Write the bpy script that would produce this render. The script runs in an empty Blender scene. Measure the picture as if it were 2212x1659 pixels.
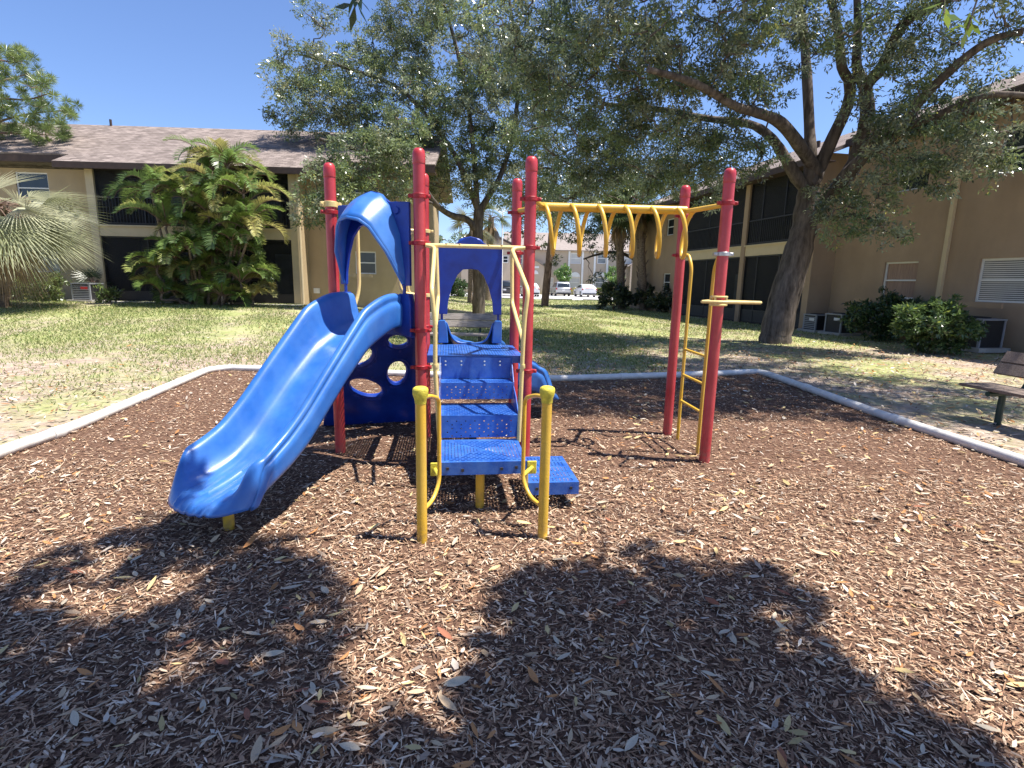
import bpy, math, random
import numpy as np
from mathutils import Vector, Matrix
from mathutils.geometry import delaunay_2d_cdt

random.seed(7)
rng = np.random.default_rng(7)
S = bpy.context.scene
COL = S.collection

# ------------------------------------------------------------------ camera
F_PX, CX, CY, EYE = 1162.0, 1106.0, 829.5, 1.5          # measured on a 2212 px wide copy of the photograph
_d = np.array([-126., -6170., -1162.]); _d /= np.linalg.norm(_d)
_Z = -_d; _f = np.array([0, 0, -1.]); _Y = _f - _Z * _f.dot(_Z); _Y /= np.linalg.norm(_Y); _X = np.cross(_Y, _Z)
RC = np.array([_X, _Y, _Z])
CAM = np.array([0, 0, EYE])
cam = bpy.data.cameras.new('camera'); camo = bpy.data.objects.new('camera', cam); COL.objects.link(camo)
M4 = Matrix([list(RC[0]) + [0], list(RC[1]) + [0], list(RC[2]) + [EYE], [0, 0, 0, 1]])
camo.matrix_world = M4
cam.sensor_fit = 'HORIZONTAL'; cam.sensor_width = 36; cam.lens = 36 * F_PX / 2212
cam.clip_start = 0.05; cam.clip_end = 3000
S.camera = camo
# ------------------------------------------------------------------ light
SUNV = np.array([.402, -.052, 1.0])                      # towards the sun, from the post shadows
el = math.atan2(1, math.hypot(SUNV[0], SUNV[1])); az = math.atan2(SUNV[0], SUNV[1])
w = bpy.data.worlds.new('World'); S.world = w; w.use_nodes = True
nt = w.node_tree; bg = nt.nodes['Background']
sky = nt.nodes.new('ShaderNodeTexSky'); sky.sky_type = 'NISHITA'; sky.sun_disc = False
sky.sun_elevation = el; sky.sun_rotation = az; sky.air_density = 1.0; sky.dust_density = 0.4; sky.ozone_density = 3.0
tn = nt.nodes.new('ShaderNodeMixRGB'); tn.blend_type = 'MULTIPLY'; tn.inputs[0].default_value = 1; tn.inputs[2].default_value = (.99, 1.07, 1.32, 1)
nt.links.new(sky.outputs[0], tn.inputs[1]); nt.links.new(tn.outputs[0], bg.inputs[0]); bg.inputs[1].default_value = 0.078
sl = bpy.data.lights.new('sun', 'SUN'); sl.energy = 5.0; sl.angle = math.radians(.5); sl.color = (1, .95, .87)
so = bpy.data.objects.new('sun', sl); COL.objects.link(so)
so.rotation_mode = 'QUATERNION'; so.rotation_quaternion = Vector(SUNV).to_track_quat('Z', 'Y')
S.view_settings.view_transform = 'Standard'; S.view_settings.look = 'None'
S.view_settings.exposure = 1.0; S.view_settings.gamma = 1
S.render.engine = 'CYCLES'
S.cycles.max_bounces = 6; S.cycles.transparent_max_bounces = 8

# ------------------------------------------------------------------ measuring helpers
def ray(px, py):
    v = np.array([px - CX, -(py - CY), -F_PX]); r = RC @ v; return r / np.linalg.norm(r)
def atz(px, py, z=0.):
    r = ray(px, py); return CAM + r * ((z - EYE) / r[2])
def aty(px, py, y):
    r = ray(px, py); return CAM + r * (y / r[1])
def atp(px, py, P0, n):
    r = ray(px, py); P0 = np.asarray(P0, float); n = np.asarray(n, float)
    return CAM + r * ((P0 - CAM).dot(n) / r.dot(n))
def sstep(t):
    t = np.clip(t, 0, 1); return t * t * (3 - 2 * t)
def gz(x, y):
    return .50 * sstep((y - 9.5) / 9.5) * sstep((-1.5 - x) / 6.5) * sstep((60 - y) / 25)

# ------------------------------------------------------------------ mesh helpers
class MB:
    def __init__(s): s.v = []; s.f = []; s.n = 0
    def add(s, v, f):
        b = s.n; s.v.extend([tuple(map(float, p)) for p in v]); s.n += len(v)
        s.f.extend([tuple(b + i for i in q) for q in f]); return s
    def hexa(s, p):   # 8 points: bottom ring 0-3, top ring 4-7
        return s.add(p, [(3, 2, 1, 0), (4, 5, 6, 7), (0, 1, 5, 4), (1, 2, 6, 5), (2, 3, 7, 6), (3, 0, 4, 7)])
    def box(s, c, d, rz=0, M=None):
        hx, hy, hz = d[0] / 2, d[1] / 2, d[2] / 2
        p = [(-hx, -hy, -hz), (hx, -hy, -hz), (hx, hy, -hz), (-hx, hy, -hz), (-hx, -hy, hz), (hx, -hy, hz), (hx, hy, hz), (-hx, hy, hz)]
        if M is None: M = Matrix.Rotation(rz, 3, 'Z')
        return s.hexa([M @ Vector(q) + Vector(c) for q in p])
    def tube(s, pts, r, seg=12, closed=False, cap=True, flat=None):
        P = [Vector(p) for p in pts]; n = len(P)
        rs = [r] * n if not hasattr(r, '__len__') else list(r)
        T = []
        for i in range(n):
            a = P[(i - 1) % n] if (closed or i > 0) else P[i]; b = P[(i + 1) % n] if (closed or i < n - 1) else P[i]
            t = (b - a); T.append(t.normalized() if t.length > 1e-9 else Vector((0, 0, 1)))
        up = Vector((0, 0, 1)) if abs(T[0].z) < .9 else Vector((1, 0, 0))
        N = (up - T[0] * up.dot(T[0])).normalized(); ring = []
        for i in range(n):
            N = (N - T[i] * N.dot(T[i])).normalized(); B = T[i].cross(N)
            for k in range(seg):
                a = 2 * math.pi * k / seg
                ring.append(P[i] + (N * math.cos(a) + B * math.sin(a)) * rs[i])
        f = []
        m = n if closed else n - 1
        for i in range(m):
            j = (i + 1) % n
            for k in range(seg):
                k2 = (k + 1) % seg; f.append((i * seg + k, i * seg + k2, j * seg + k2, j * seg + k))
        if cap and not closed:
            f.append(tuple(range(seg - 1, -1, -1))); f.append(tuple((n - 1) * seg + k for k in range(seg)))
        return s.add(ring, f)
    def lathe(s, c, prof, seg=20):       # prof: (r, z) from bottom to top
        v = []; f = []
        for r, z in prof:
            for k in range(seg):
                a = 2 * math.pi * k / seg; v.append((c[0] + r * math.cos(a), c[1] + r * math.sin(a), c[2] + z))
        for i in range(len(prof) - 1):
            for k in range(seg):
                k2 = (k + 1) % seg; f.append((i * seg + k, i * seg + k2, (i + 1) * seg + k2, (i + 1) * seg + k))
        f.append(tuple(range(seg - 1, -1, -1))); f.append(tuple((len(prof) - 1) * seg + k for k in range(seg)))
        return s.add(v, f)
    def grid(s, fn, nu, nv, closed_u=False):
        v = [fn(i / (nu - 1), j / (nv - 1)) for i in range(nu) for j in range(nv)]
        f = [(i * nv + j, i * nv + j + 1, (i + 1) * nv + j + 1, (i + 1) * nv + j) for i in range(nu - 1) for j in range(nv - 1)]
        return s.add(v, f)
    def prism(s, poly, fn, d0, d1):      # poly in 2D, fn(a, b, d) -> point
        n = len(poly)
        v = [fn(a, b, d0) for a, b in poly] + [fn(a, b, d1) for a, b in poly]
        f = [tuple(range(n)), tuple(range(2 * n - 1, n - 1, -1))] + [(i, i + n, (i + 1) % n + n, (i + 1) % n) for i in range(n)]
        return s.add(v, f)
    def build(s, name, mat, parent=None, smooth=False, bevel=0, solid=0, sub=0, angle=40):
        me = bpy.data.meshes.new(name)
        me.from_pydata(s.v, [], s.f); me.validate(); me.update()
        o = bpy.data.objects.new(name, me); COL.objects.link(o); me.materials.append(mat)
        if parent is not None: place(o, parent)
        if smooth:
            me.polygons.foreach_set('use_smooth', [True] * len(me.polygons))
            try: me.set_sharp_from_angle(angle=math.radians(angle))
            except Exception: pass
        if solid: m = o.modifiers.new('thick', 'SOLIDIFY'); m.thickness = solid; m.offset = 0
        if sub: m = o.modifiers.new('sub', 'SUBSURF'); m.levels = sub; m.render_levels = sub
        if bevel: m = o.modifiers.new('bev', 'BEVEL'); m.width = bevel; m.segments = 2; m.limit_method = 'ANGLE'
        return o

ORIG = {}
def place(o, parent):                    # mesh built in world coordinates, parent keeps its own origin
    o.parent = parent
    if parent.name in ORIG: L = ORIG[parent.name]
    else: L = Vector((0, 0, 0))
    o.location = -L
    ORIG[o.name] = Vector((0, 0, 0))
    return o
def thing(name, loc, label, cat, group=None):
    o = bpy.data.objects.new(name, None); COL.objects.link(o); o.location = Vector(list(map(float, loc))); o.empty_display_size = .2
    ORIG[o.name] = o.location.copy()
    return tag(o, label, cat, group)
def tag(o, label, cat=None, group=None):
    if label: o['label'] = label
    if cat: o['category'] = cat
    if group: o['group'] = group
    return o
def struct(o, kind='structure', label=None, cat=None):
    o['kind'] = kind
    if label: o['label'] = label
    if cat: o['category'] = cat
    return o
def copy_tree(o, parent=None):
    c = o.copy(); COL.objects.link(c)
    if parent is not None: c.parent = parent
    for ch in list(o.children): copy_tree(ch, c)
    return c

def np_mesh(name, V, Fc, mat, parent=None, tint=None, smooth=False):
    """V (n,3), Fc (m,k) all faces of one size"""
    me = bpy.data.meshes.new(name); k = Fc.shape[1]
    me.vertices.add(len(V)); me.vertices.foreach_set('co', np.asarray(V, np.float32).ravel())
    me.loops.add(Fc.size); me.loops.foreach_set('vertex_index', Fc.astype(np.int32).ravel())
    me.polygons.add(len(Fc)); me.polygons.foreach_set('loop_start', np.arange(0, Fc.size, k, dtype=np.int32))
    try: me.polygons.foreach_set('loop_total', np.full(len(Fc), k, np.int32))
    except Exception: pass
    if tint is not None:
        a = me.color_attributes.new('tint', 'FLOAT_COLOR', 'POINT')
        t = np.ones((len(V), 4), np.float32); t[:, :3] = tint; a.data.foreach_set('color', t.ravel())
    me.update(calc_edges=True); me.materials.append(mat)
    if smooth: me.polygons.foreach_set('use_smooth', np.ones(len(Fc), bool))
    o = bpy.data.objects.new(name, me); COL.objects.link(o)
    if parent is not None: place(o, parent)
    return o

# ------------------------------------------------------------------ materials
def new_mat(name):
    m = bpy.data.materials.new(name); m.use_nodes = True
    return m, m.node_tree, m.node_tree.nodes['Principled BSDF']
def mat(name, col, rough=.6, var=.12, scale=6., bump=0., bscale=60., metal=0., spec=.5, coat=0., var2=None, stretch=None):
    m, t, b = new_mat(name); N = t.nodes; L = t.links
    tc = N.new('ShaderNodeTexCoord'); src = tc.outputs['Object']
    if stretch:
        mp = N.new('ShaderNodeMapping'); mp.inputs['Scale'].default_value = stretch; L.new(src, mp.inputs[0]); src = mp.outputs[0]
    no = N.new('ShaderNodeTexNoise'); no.inputs['Scale'].default_value = scale; no.inputs['Detail'].default_value = 8; no.inputs['Roughness'].default_value = .65
    L.new(src, no.inputs['Vector'])
    cr = N.new('ShaderNodeValToRGB'); e = cr.color_ramp.elements; e[0].position = .3; e[1].position = .7
    c2 = var2 if var2 else [min(1, c * (1 + var)) for c in col]
    e[0].color = [c * (1 - var) for c in col] + [1]; e[1].color = list(c2) + [1]
    L.new(no.outputs['Fac'], cr.inputs[0]); L.new(cr.outputs[0], b.inputs['Base Color'])
    b.inputs['Roughness'].default_value = rough; b.inputs['Metallic'].default_value = metal
    b.inputs['Specular IOR Level'].default_value = spec; b.inputs['Coat Weight'].default_value = coat
    if bump:
        n2 = N.new('ShaderNodeTexNoise'); n2.inputs['Scale'].default_value = bscale; n2.inputs['Detail'].default_value = 6; L.new(src, n2.inputs['Vector'])
        bp = N.new('ShaderNodeBump'); bp.inputs['Strength'].default_value = bump; bp.inputs['Distance'].default_value = .01
        L.new(n2.outputs['Fac'], bp.inputs['Height']); L.new(bp.outputs[0], b.inputs['Normal'])
    return m
def tint_mat(name, rough=.6, trans=.0, spec=.4, bump=0):
    m, t, b = new_mat(name); N = t.nodes; L = t.links
    a = N.new('ShaderNodeAttribute'); a.attribute_name = 'tint'
    L.new(a.outputs['Color'], b.inputs['Base Color']); b.inputs['Roughness'].default_value = rough; b.inputs['Specular IOR Level'].default_value = spec
    if trans:
        tr = N.new('ShaderNodeBsdfTranslucent'); mx = N.new('ShaderNodeMixShader'); mx.inputs[0].default_value = trans
        h = N.new('ShaderNodeHueSaturation'); h.inputs['Value'].default_value = 1.5; h.inputs['Hue'].default_value = .49
        L.new(a.outputs['Color'], h.inputs['Color']); L.new(h.outputs[0], tr.inputs[0])
        L.new(b.outputs[0], mx.inputs[1]); L.new(tr.outputs[0], mx.inputs[2]); L.new(mx.outputs[0], N['Material Output'].inputs[0])
    return m

M_red = mat('red_paint', (.43, .016, .026), .38, .10, 5, .1, 90, coat=.2, var2=(.54, .05, .06))
M_redc = mat('red_clamp', (.36, .014, .02), .42, .2, 20, .2, 90)
M_yel = mat('yellow_paint', (.70, .41, .03), .36, .10, 8, .1, 80, coat=.25)
M_yel2 = mat('faded_yellow_paint', (.74, .56, .22), .42, .12, 10, .1, 80, coat=.1)
M_yelc = mat('chalky_yellow_plastic', (.60, .50, .05), .6, .35, 30, .3, 120)
M_deck = mat('blue_deck_coating', (.008, .075, .40), .42, .16, 9, .15, 200, coat=.15, var2=(.035, .15, .50))
M_slide = mat('blue_slide_plastic', (.010, .105, .42), .36, .14, 3.0, .08, 220, spec=.6, coat=.2, var2=(.04, .175, .52))
M_blue2 = mat('dark_blue_and_shade', (.003, .022, .24), .36, .2, 4, .06, 120, spec=.55, var2=(.006, .05, .38))  # darker blue, also carries shade on triangle deck, uprights and climbing panel
M_steel = mat('galvanised_steel', (.42, .42, .43), .35, .25, 30, .1, 90, metal=.8)
M_bolt = mat('bolt_zinc', (.55, .55, .52), .35, .3, 60, metal=.7)
M_pipe = mat('white_plastic_pipe', (.68, .65, .60), .55, .12, 7, .15, 40, var2=(.74, .72, .68))
M_wood = mat('weathered_wood', (.20, .165, .135), .8, .45, 9, .6, 30, stretch=(.6, 9, 9), var2=(.34, .30, .26))
M_wood2 = mat('brown_weathered_wood', (.13, .09, .07), .8, .45, 9, .6, 30, stretch=(.6, 9, 9), var2=(.24, .18, .15))
M_green = mat('green_bench_frame', (.012, .035, .025), .5, .3, 12)
M_stucco = mat('beige_stucco', (.46, .35, .21), .9, .09, .9, .5, 55, spec=.2)
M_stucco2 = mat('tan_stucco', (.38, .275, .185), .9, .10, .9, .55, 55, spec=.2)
M_trim = mat('cream_trim', (.56, .45, .28), .75, .06, 3, .2, 50)
M_fascia = mat('dark_brown_fascia', (.055, .032, .024), .7, .25, 6)
M_white = mat('white_frame', (.72, .71, .68), .5, .05, 8)
M_dark = mat('interior_shade', (.03, .026, .024), .9, .3, 2)  # near black colour stands in for shade inside porches and bolt holes
M_rail = mat('black_railing', (.012, .012, .015), .5, .2, 9)
M_conc = mat('concrete', (.38, .36, .33), .9, .2, 5, .4, 60)
M_far = mat('far_stucco', (.50, .40, .30), .9, .05, 1)
M_farw = mat('far_white_trim', (.78, .77, .74), .8, .04, 2)
M_ac = mat('grey_ac_metal', (.27, .28, .30), .5, .15, 8)
M_acd = mat('dark_ac_grille', (.02, .02, .022), .6, .3, 20)
M_label = mat('white_label', (.7, .7, .7), .5, .05, 9)
M_redl = mat('red_sticker', (.5, .02, .02), .5, .05, 9)
M_blind = mat('window_blind', (.55, .54, .52), .8, .05, 4)
M_curt = mat('brown_curtain', (.33, .22, .16), .9, .3, 4, stretch=(12, 12, .4))
M_tyre = mat('tyre_rubber', (.02, .02, .02), .8, .2, 9)
M_silver = mat('silver_car_paint', (.45, .46, .47), .3, .04, 2, metal=.5, coat=.6)
M_carw = mat('white_car_paint', (.80, .80, .80), .3, .02, 2, coat=.6)
M_carb = mat('black_car_paint', (.015, .015, .02), .3, .1, 2, coat=.6)
M_carr = mat('red_car_paint', (.30, .02, .02), .3, .1, 2, coat=.6)
M_lamp = mat('red_tail_lamp', (.35, .01, .015), .25, .2, 9, coat=.5)
M_bark = mat('oak_bark', (.07, .055, .046), .95, .45, 9, 1.0, 34, stretch=(1, 1, .22), spec=.15, var2=(.20, .165, .14))
M_bark2 = mat('reddish_bark', (.15, .095, .07), .95, .4, 6, 1.0, 30, stretch=(1, 1, .5), spec=.15, var2=(.26, .18, .14))
M_palmbk = mat('palm_bark', (.17, .13, .10), .95, .5, 9, 1.0, 24, stretch=(1, 1, 2.5), spec=.1, var2=(.34, .26, .20))
M_leaf = tint_mat('leaf', .30, .30, .7)
M_palm = tint_mat('palm_leaflet', .36, .25, .5)
M_grassb = tint_mat('grass_blade', .6, .25, .3)
M_chip = tint_mat('bark_chip', .85, 0, .08)
M_litter = tint_mat('dry_leaf', .7, .05, .1)

def weather(m, col, z0, z1, amt, nscale, stretch=(1, 1, 1), top=0.):
    """dirt splashed up from the ground and faint runs, both fixed to the object"""
    t = m.node_tree; N = t.nodes; L = t.links; b = N['Principled BSDF']; src = b.inputs['Base Color'].links[0].from_socket
    tc = N.new('ShaderNodeTexCoord'); sp = N.new('ShaderNodeSeparateXYZ'); L.new(tc.outputs['Object'], sp.inputs[0])
    mr = N.new('ShaderNodeMapRange'); mr.inputs[1].default_value = z1; mr.inputs[2].default_value = z0; mr.inputs[3].default_value = top; mr.inputs[4].default_value = 1; L.new(sp.outputs[2], mr.inputs[0])
    mp = N.new('ShaderNodeMapping'); mp.inputs['Scale'].default_value = stretch; L.new(tc.outputs['Object'], mp.inputs[0])
    no = N.new('ShaderNodeTexNoise'); no.inputs['Scale'].default_value = nscale; no.inputs['Detail'].default_value = 8; L.new(mp.outputs[0], no.inputs[0])
    r = N.new('ShaderNodeMapRange'); r.inputs[1].default_value = .38; r.inputs[2].default_value = .68; L.new(no.outputs[0], r.inputs[0])
    mu = N.new('ShaderNodeMath'); mu.operation = 'MULTIPLY'; L.new(mr.outputs[0], mu.inputs[0]); L.new(r.outputs[0], mu.inputs[1])
    m2 = N.new('ShaderNodeMath'); m2.operation = 'MULTIPLY'; m2.inputs[1].default_value = amt; L.new(mu.outputs[0], m2.inputs[0])
    mx = N.new('ShaderNodeMixRGB'); mx.inputs[2].default_value = list(col) + [1]; L.new(m2.outputs[0], mx.inputs[0]); L.new(src, mx.inputs[1]); L.new(mx.outputs[0], b.inputs['Base Color'])
weather(M_red, (.20, .12, .09), .0, .22, .9, 30); weather(M_red, (.55, .12, .11), 0, 4, .28, 3.5, (1, 1, .5), 1)
weather(M_yel, (.22, .14, .08), .0, .16, .9, 30); weather(M_yel, (.74, .54, .18), 0, 4, .25, 5, (1, 1, .5), 1)
weather(M_stucco, (.20, .15, .10), .3, 1.1, .6, 3, (1, 1, .5)); weather(M_stucco, (.30, .23, .15), 0, 9, .35, 1.6, (1, 1, .18), 1)
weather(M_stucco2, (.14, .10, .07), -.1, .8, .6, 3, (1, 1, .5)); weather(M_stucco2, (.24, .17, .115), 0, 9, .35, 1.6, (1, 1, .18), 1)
weather(M_slide, (.16, .26, .46), 0, 3, .16, 9, (1, 1, .4), 1); weather(M_slide, (.20, .18, .17), .1, .36, .22, 22)
weather(M_deck, (.16, .22, .40), 0, 3, .16, 18, (1, 1, 1), 1)
weather(M_pipe, (.34, .27, .20), .0, .075, .75, 12, (1, 1, 1), .0)
def glass_mat(name, col=(.02, .025, .03), rough=.06):
    m, t, b = new_mat(name); N = t.nodes; L = t.links
    no = N.new('ShaderNodeTexNoise'); no.inputs['Scale'].default_value = 2.0
    tc = N.new('ShaderNodeTexCoord'); L.new(tc.outputs['Object'], no.inputs[0])
    cr = N.new('ShaderNodeValToRGB'); cr.color_ramp.elements[0].color = [c * .5 for c in col] + [1]; cr.color_ramp.elements[1].color = [c * 2 for c in col] + [1]
    L.new(no.outputs[0], cr.inputs[0]); L.new(cr.outputs[0], b.inputs['Base Color'])
    b.inputs['Roughness'].default_value = rough; b.inputs['Specular IOR Level'].default_value = .6
    return m
M_glass = glass_mat('window_glass')
M_glassg = glass_mat('grey_window_glass', (.16, .18, .20), .12)

def screen_mat():
    m, t, b = new_mat('insect_screen'); N = t.nodes; L = t.links
    b.inputs['Base Color'].default_value = (.012, .012, .014, 1); b.inputs['Roughness'].default_value = .7
    tc = N.new('ShaderNodeTexCoord'); no = N.new('ShaderNodeTexNoise'); no.inputs['Scale'].default_value = .8; L.new(tc.outputs['Object'], no.inputs[0])
    mr = N.new('ShaderNodeMapRange'); mr.inputs[3].default_value = .38; mr.inputs[4].default_value = .52; L.new(no.outputs[0], mr.inputs[0])
    tr = N.new('ShaderNodeBsdfTransparent'); mx = N.new('ShaderNodeMixShader'); L.new(mr.outputs[0], mx.inputs[0])
    L.new(b.outputs[0], mx.inputs[1]); L.new(tr.outputs[0], mx.inputs[2]); L.new(mx.outputs[0], N['Material Output'].inputs[0])
    return m
M_screen = screen_mat()

def shingle_mat(name, rot):
    m, t, b = new_mat(name); N = t.nodes; L = t.links
    tc = N.new('ShaderNodeTexCoord'); mp = N.new('ShaderNodeMapping'); mp.inputs['Rotation'].default_value = (0, 0, rot)
    L.new(tc.outputs['Object'], mp.inputs[0])
    sp = N.new('ShaderNodeSeparateXYZ'); L.new(mp.outputs[0], sp.inputs[0]); cb = N.new('ShaderNodeCombineXYZ')
    L.new(sp.outputs[0], cb.inputs[0]); L.new(sp.outputs[2], cb.inputs[1])
    br = N.new('ShaderNodeTexBrick'); br.inputs['Scale'].default_value = 1.0; br.inputs['Brick Width'].default_value = .28; br.inputs['Row Height'].default_value = .062
    br.inputs['Mortar Size'].default_value = .006; br.inputs['Color1'].default_value = (.17, .14, .125, 1); br.inputs['Color2'].default_value = (.29, .24, .215, 1); br.inputs['Mortar'].default_value = (.09, .065, .055, 1)
    L.new(cb.outputs[0], br.inputs[0])
    no = N.new('ShaderNodeTexNoise'); no.inputs['Scale'].default_value = 3; no.inputs['Detail'].default_value = 10; L.new(tc.outputs['Object'], no.inputs[0])
    mx = N.new('ShaderNodeMixRGB'); mx.blend_type = 'OVERLAY'; mx.inputs[0].default_value = .6; L.new(br.outputs[0], mx.inputs[1]); L.new(no.outputs[0], mx.inputs[2])
    L.new(mx.outputs[0], b.inputs['Base Color']); b.inputs['Roughness'].default_value = .95; b.inputs['Specular IOR Level'].default_value = .15
    return m
M_roof = shingle_mat('roof_shingles', 0)
M_roofr = shingle_mat('roof_shingles_side', math.radians(-101))
M_farroof = mat('far_roof_shingles', (.27, .225, .20), .95, .15, 3)

def ground_mat():
    m, t, b = new_mat('lawn_soil'); N = t.nodes; L = t.links
    tc = N.new('ShaderNodeTexCoord'); src = tc.outputs['Object']
    def noise(sc, det=6, ro=.6):
        n = N.new('ShaderNodeTexNoise'); n.inputs['Scale'].default_value = sc; n.inputs['Detail'].default_value = det; n.inputs['Roughness'].default_value = ro; L.new(src, n.inputs[0]); return n.outputs['Fac']
    def ramp(f, stops):
        r = N.new('ShaderNodeValToRGB'); e = r.color_ramp.elements
        while len(e) < len(stops): e.new(.5)
        for k, (p, c) in enumerate(stops): e[k].position = p; e[k].color = list(c) + [1]
        L.new(f, r.inputs[0]); return r.outputs[0]
    def mix(f, a, c):
        x = N.new('ShaderNodeMixRGB'); L.new(f, x.inputs[0]); L.new(a, x.inputs[1]); L.new(c, x.inputs[2]); return x.outputs[0]
    grass = ramp(noise(1.3, 10, .75), [(.3, (.18, .21, .075)), (.5, (.30, .32, .13)), (.7, (.42, .40, .21))])
    soil = ramp(noise(5, 12, .8), [(.3, (.16, .11, .08)), (.5, (.36, .28, .22)), (.7, (.60, .52, .44))])
    sp = N.new('ShaderNodeSeparateXYZ'); L.new(src, sp.inputs[0])
    mr = N.new('ShaderNodeMapRange'); mr.inputs[1].default_value = 14; mr.inputs[2].default_value = 9.5; mr.inputs[3].default_value = 0; mr.inputs[4].default_value = .09; L.new(sp.outputs[1], mr.inputs[0])
    ad = N.new('ShaderNodeMath'); ad.operation = 'ADD'; L.new(noise(.35, 10, .75), ad.inputs[0]); L.new(mr.outputs[0], ad.inputs[1])
    fac = ramp(ad.outputs[0], [(.47, (0, 0, 0)), (.62, (1, 1, 1))])
    L.new(mix(fac, grass, soil), b.inputs['Base Color'])
    b.inputs['Roughness'].default_value = .95; b.inputs['Specular IOR Level'].default_value = .1
    bp = N.new('ShaderNodeBump'); bp.inputs['Strength'].default_value = .8; bp.inputs['Distance'].default_value = .03; L.new(noise(25, 6), bp.inputs['Height']); L.new(bp.outputs[0], b.inputs['Normal'])
    return m
M_ground = ground_mat()
M_mulch = mat('mulch_base', (.085, .045, .028), .95, .5, 40, 1.0, 90, spec=.1, var2=(.22, .13, .09))
M_lot = mat('pale_parking_concrete', (.50, .48, .46), .9, .12, .5, .1, 20)

# ================================================================== SETTING: ground
def axis(lo, hi, n0, step0, grow):
    a = [0.]; s = step0
    while a[-1] < hi: a.append(a[-1] + s); s *= grow
    b = [0.]; s = step0
    while b[-1] > lo: b.append(b[-1] - s); s *= grow
    return sorted(set(b + a))
xs = axis(-600, 600, 0, .5, 1.06); ys = axis(-60, 1400, 0, .5, 1.05)
g = MB(); X, Y = np.meshgrid(xs, ys, indexing='ij')
V = np.stack([X, Y, gz(X, Y)], -1).reshape(-1, 3); ny = len(ys)
Fq = np.array([(i * ny + j, (i + 1) * ny + j, (i + 1) * ny + j + 1, i * ny + j + 1) for i in range(len(xs) - 1) for j in range(ny - 1)])
struct(np_mesh('lawn', V, Fq, M_ground, smooth=True))

# pipe border polyline (ground points)
PB = [np.array(p) for p in [(-3.2, -1.2, 0), (-3.75, 1.6, 0)]] + [atz(0, 990), atz(150, 938), atz(450, 806)] + [atz(492, 801), atz(1200, 825)] + [atz(1560, 813), atz(1640, 808)] + [atz(1690, 826), atz(1910, 908), atz(2212, 1010)] + [np.array((4.5, 1.8, 0)), np.array((4.4, -1.2, 0))]
for p in PB: p[2] = 0
poly = [(p[0], p[1]) for p in PB]
def inside(px, py, poly):
    c = np.zeros(px.shape, bool); n = len(poly); j = n - 1
    for i in range(n):
        xi, yi = poly[i]; xj, yj = poly[j]
        if yi != yj:
            c ^= ((yi > py) != (yj > py)) & (px < (xj - xi) * (py - yi) / (yj - yi) + xi)
        j = i
    return c
mb = MB()
# mulch sheet, gently uneven, 4 mm and more above the lawn
def und(x, y): return .010 + .005 * np.sin(x * 2.3 + 1.1) * np.sin(y * 1.9) + .003 * np.sin(x * 5.1 + y * 3.7)
res = delaunay_2d_cdt([Vector(p) for p in poly] + [Vector((x, y)) for x in np.arange(-4.7, 4.5, .25) for y in np.arange(-1.1, 9.3, .25)
      if inside(np.array([x]), np.array([y]), poly)[0]], [], [list(range(len(poly)))], 1, 1e-4)
mb.add([(p.x, p.y, und(p.x, p.y)) for p in res[0]], [tuple(f) for f in res[2]])
struct(mb.build('mulch_bed', M_mulch, smooth=True))

# parking lot beyond the lawn
lot = MB(); lot.hexa([(-60, 51, -.05), (60, 51, -.05), (60, 73.4, -.05), (-60, 73.4, -.05), (-60, 51, .02), (60, 51, .02), (60, 73.4, .02), (-60, 73.4, .02)])
struct(lot.build('parking_lot', M_lot))
kb = MB()
x = -40.
while x < 40:
    kb.box((x + 1.1, 50.7, .06), (2.9, .25, .14)); x += 3.9
struct(kb.build('kerb', M_conc))
pv = MB(); pv.box((-12.0, 20.1, .50), (8.4, .8, .06)); struct(pv.build('pavement', M_conc))

# ------------------------------------------------------------------ chips (bark mulch) as one mass
def chips(n, sampler, Lr, Wr, cols, z0, tilt, name, mat_, label, cat, kindstuff=True, thick=True, fold=.0):
    x, y = sampler(n); n = len(x)
    L = rng.uniform(*Lr, n) * rng.uniform(.6, 1.3, n); W = L * rng.uniform(*Wr, n)
    a = rng.uniform(0, 2 * np.pi, n); p = rng.normal(0, tilt, n); r = rng.normal(0, tilt, n)
    d = np.stack([np.cos(a) * np.cos(p), np.sin(a) * np.cos(p), np.sin(p)], 1)
    s = np.stack([-np.sin(a) * np.cos(r), np.cos(a) * np.cos(r), np.sin(r)], 1)
    c = np.stack([x, y, z0(x, y) + np.abs(np.sin(p)) * L * .35 + rng.uniform(.002, .014, n)], 1)
    h = (L / 2)[:, None]; k = (W / 2)[:, None]
    V = np.stack([c - d * h - s * k * .6, c - d * h * .2 - s * k, c + d * h, c + d * h * .1 + s * k, c - d * h + s * k * .5], 1).reshape(-1, 3)
    Fc = np.arange(5 * n).reshape(n, 5)
    cols = np.array(cols); ci = rng.integers(0, len(cols), n); t = cols[ci] * rng.uniform(.6, 1.3, n)[:, None]
    o = np_mesh(name, V, Fc, mat_, tint=np.repeat(t, 5, 0))
    struct(o, 'stuff', label, cat); return o
def bed_sampler(y0, y1, xr):
    def f(n):
        y = rng.uniform(y0, y1, n); x = rng.uniform(-1, 1, n) * (xr if not callable(xr) else xr(y))
        k = inside(x, y, poly); return x[k], y[k]
    return f
CH = [(.41, .25, .155), (.29, .17, .105), (.49, .335, .22), (.13, .072, .048), (.58, .43, .30), (.41, .27, .175), (.31, .19, .12), (.19, .11, .072), (.66, .52, .39)]
x1, y1 = bed_sampler(1.25, 4.2, lambda y: 1.05 * y + .5)(74000)
x2, y2 = bed_sampler(4.2, 9.3, 5.0)(70000)
XX = np.concatenate([x1, x2]); YY = np.concatenate([y1, y2])
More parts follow.
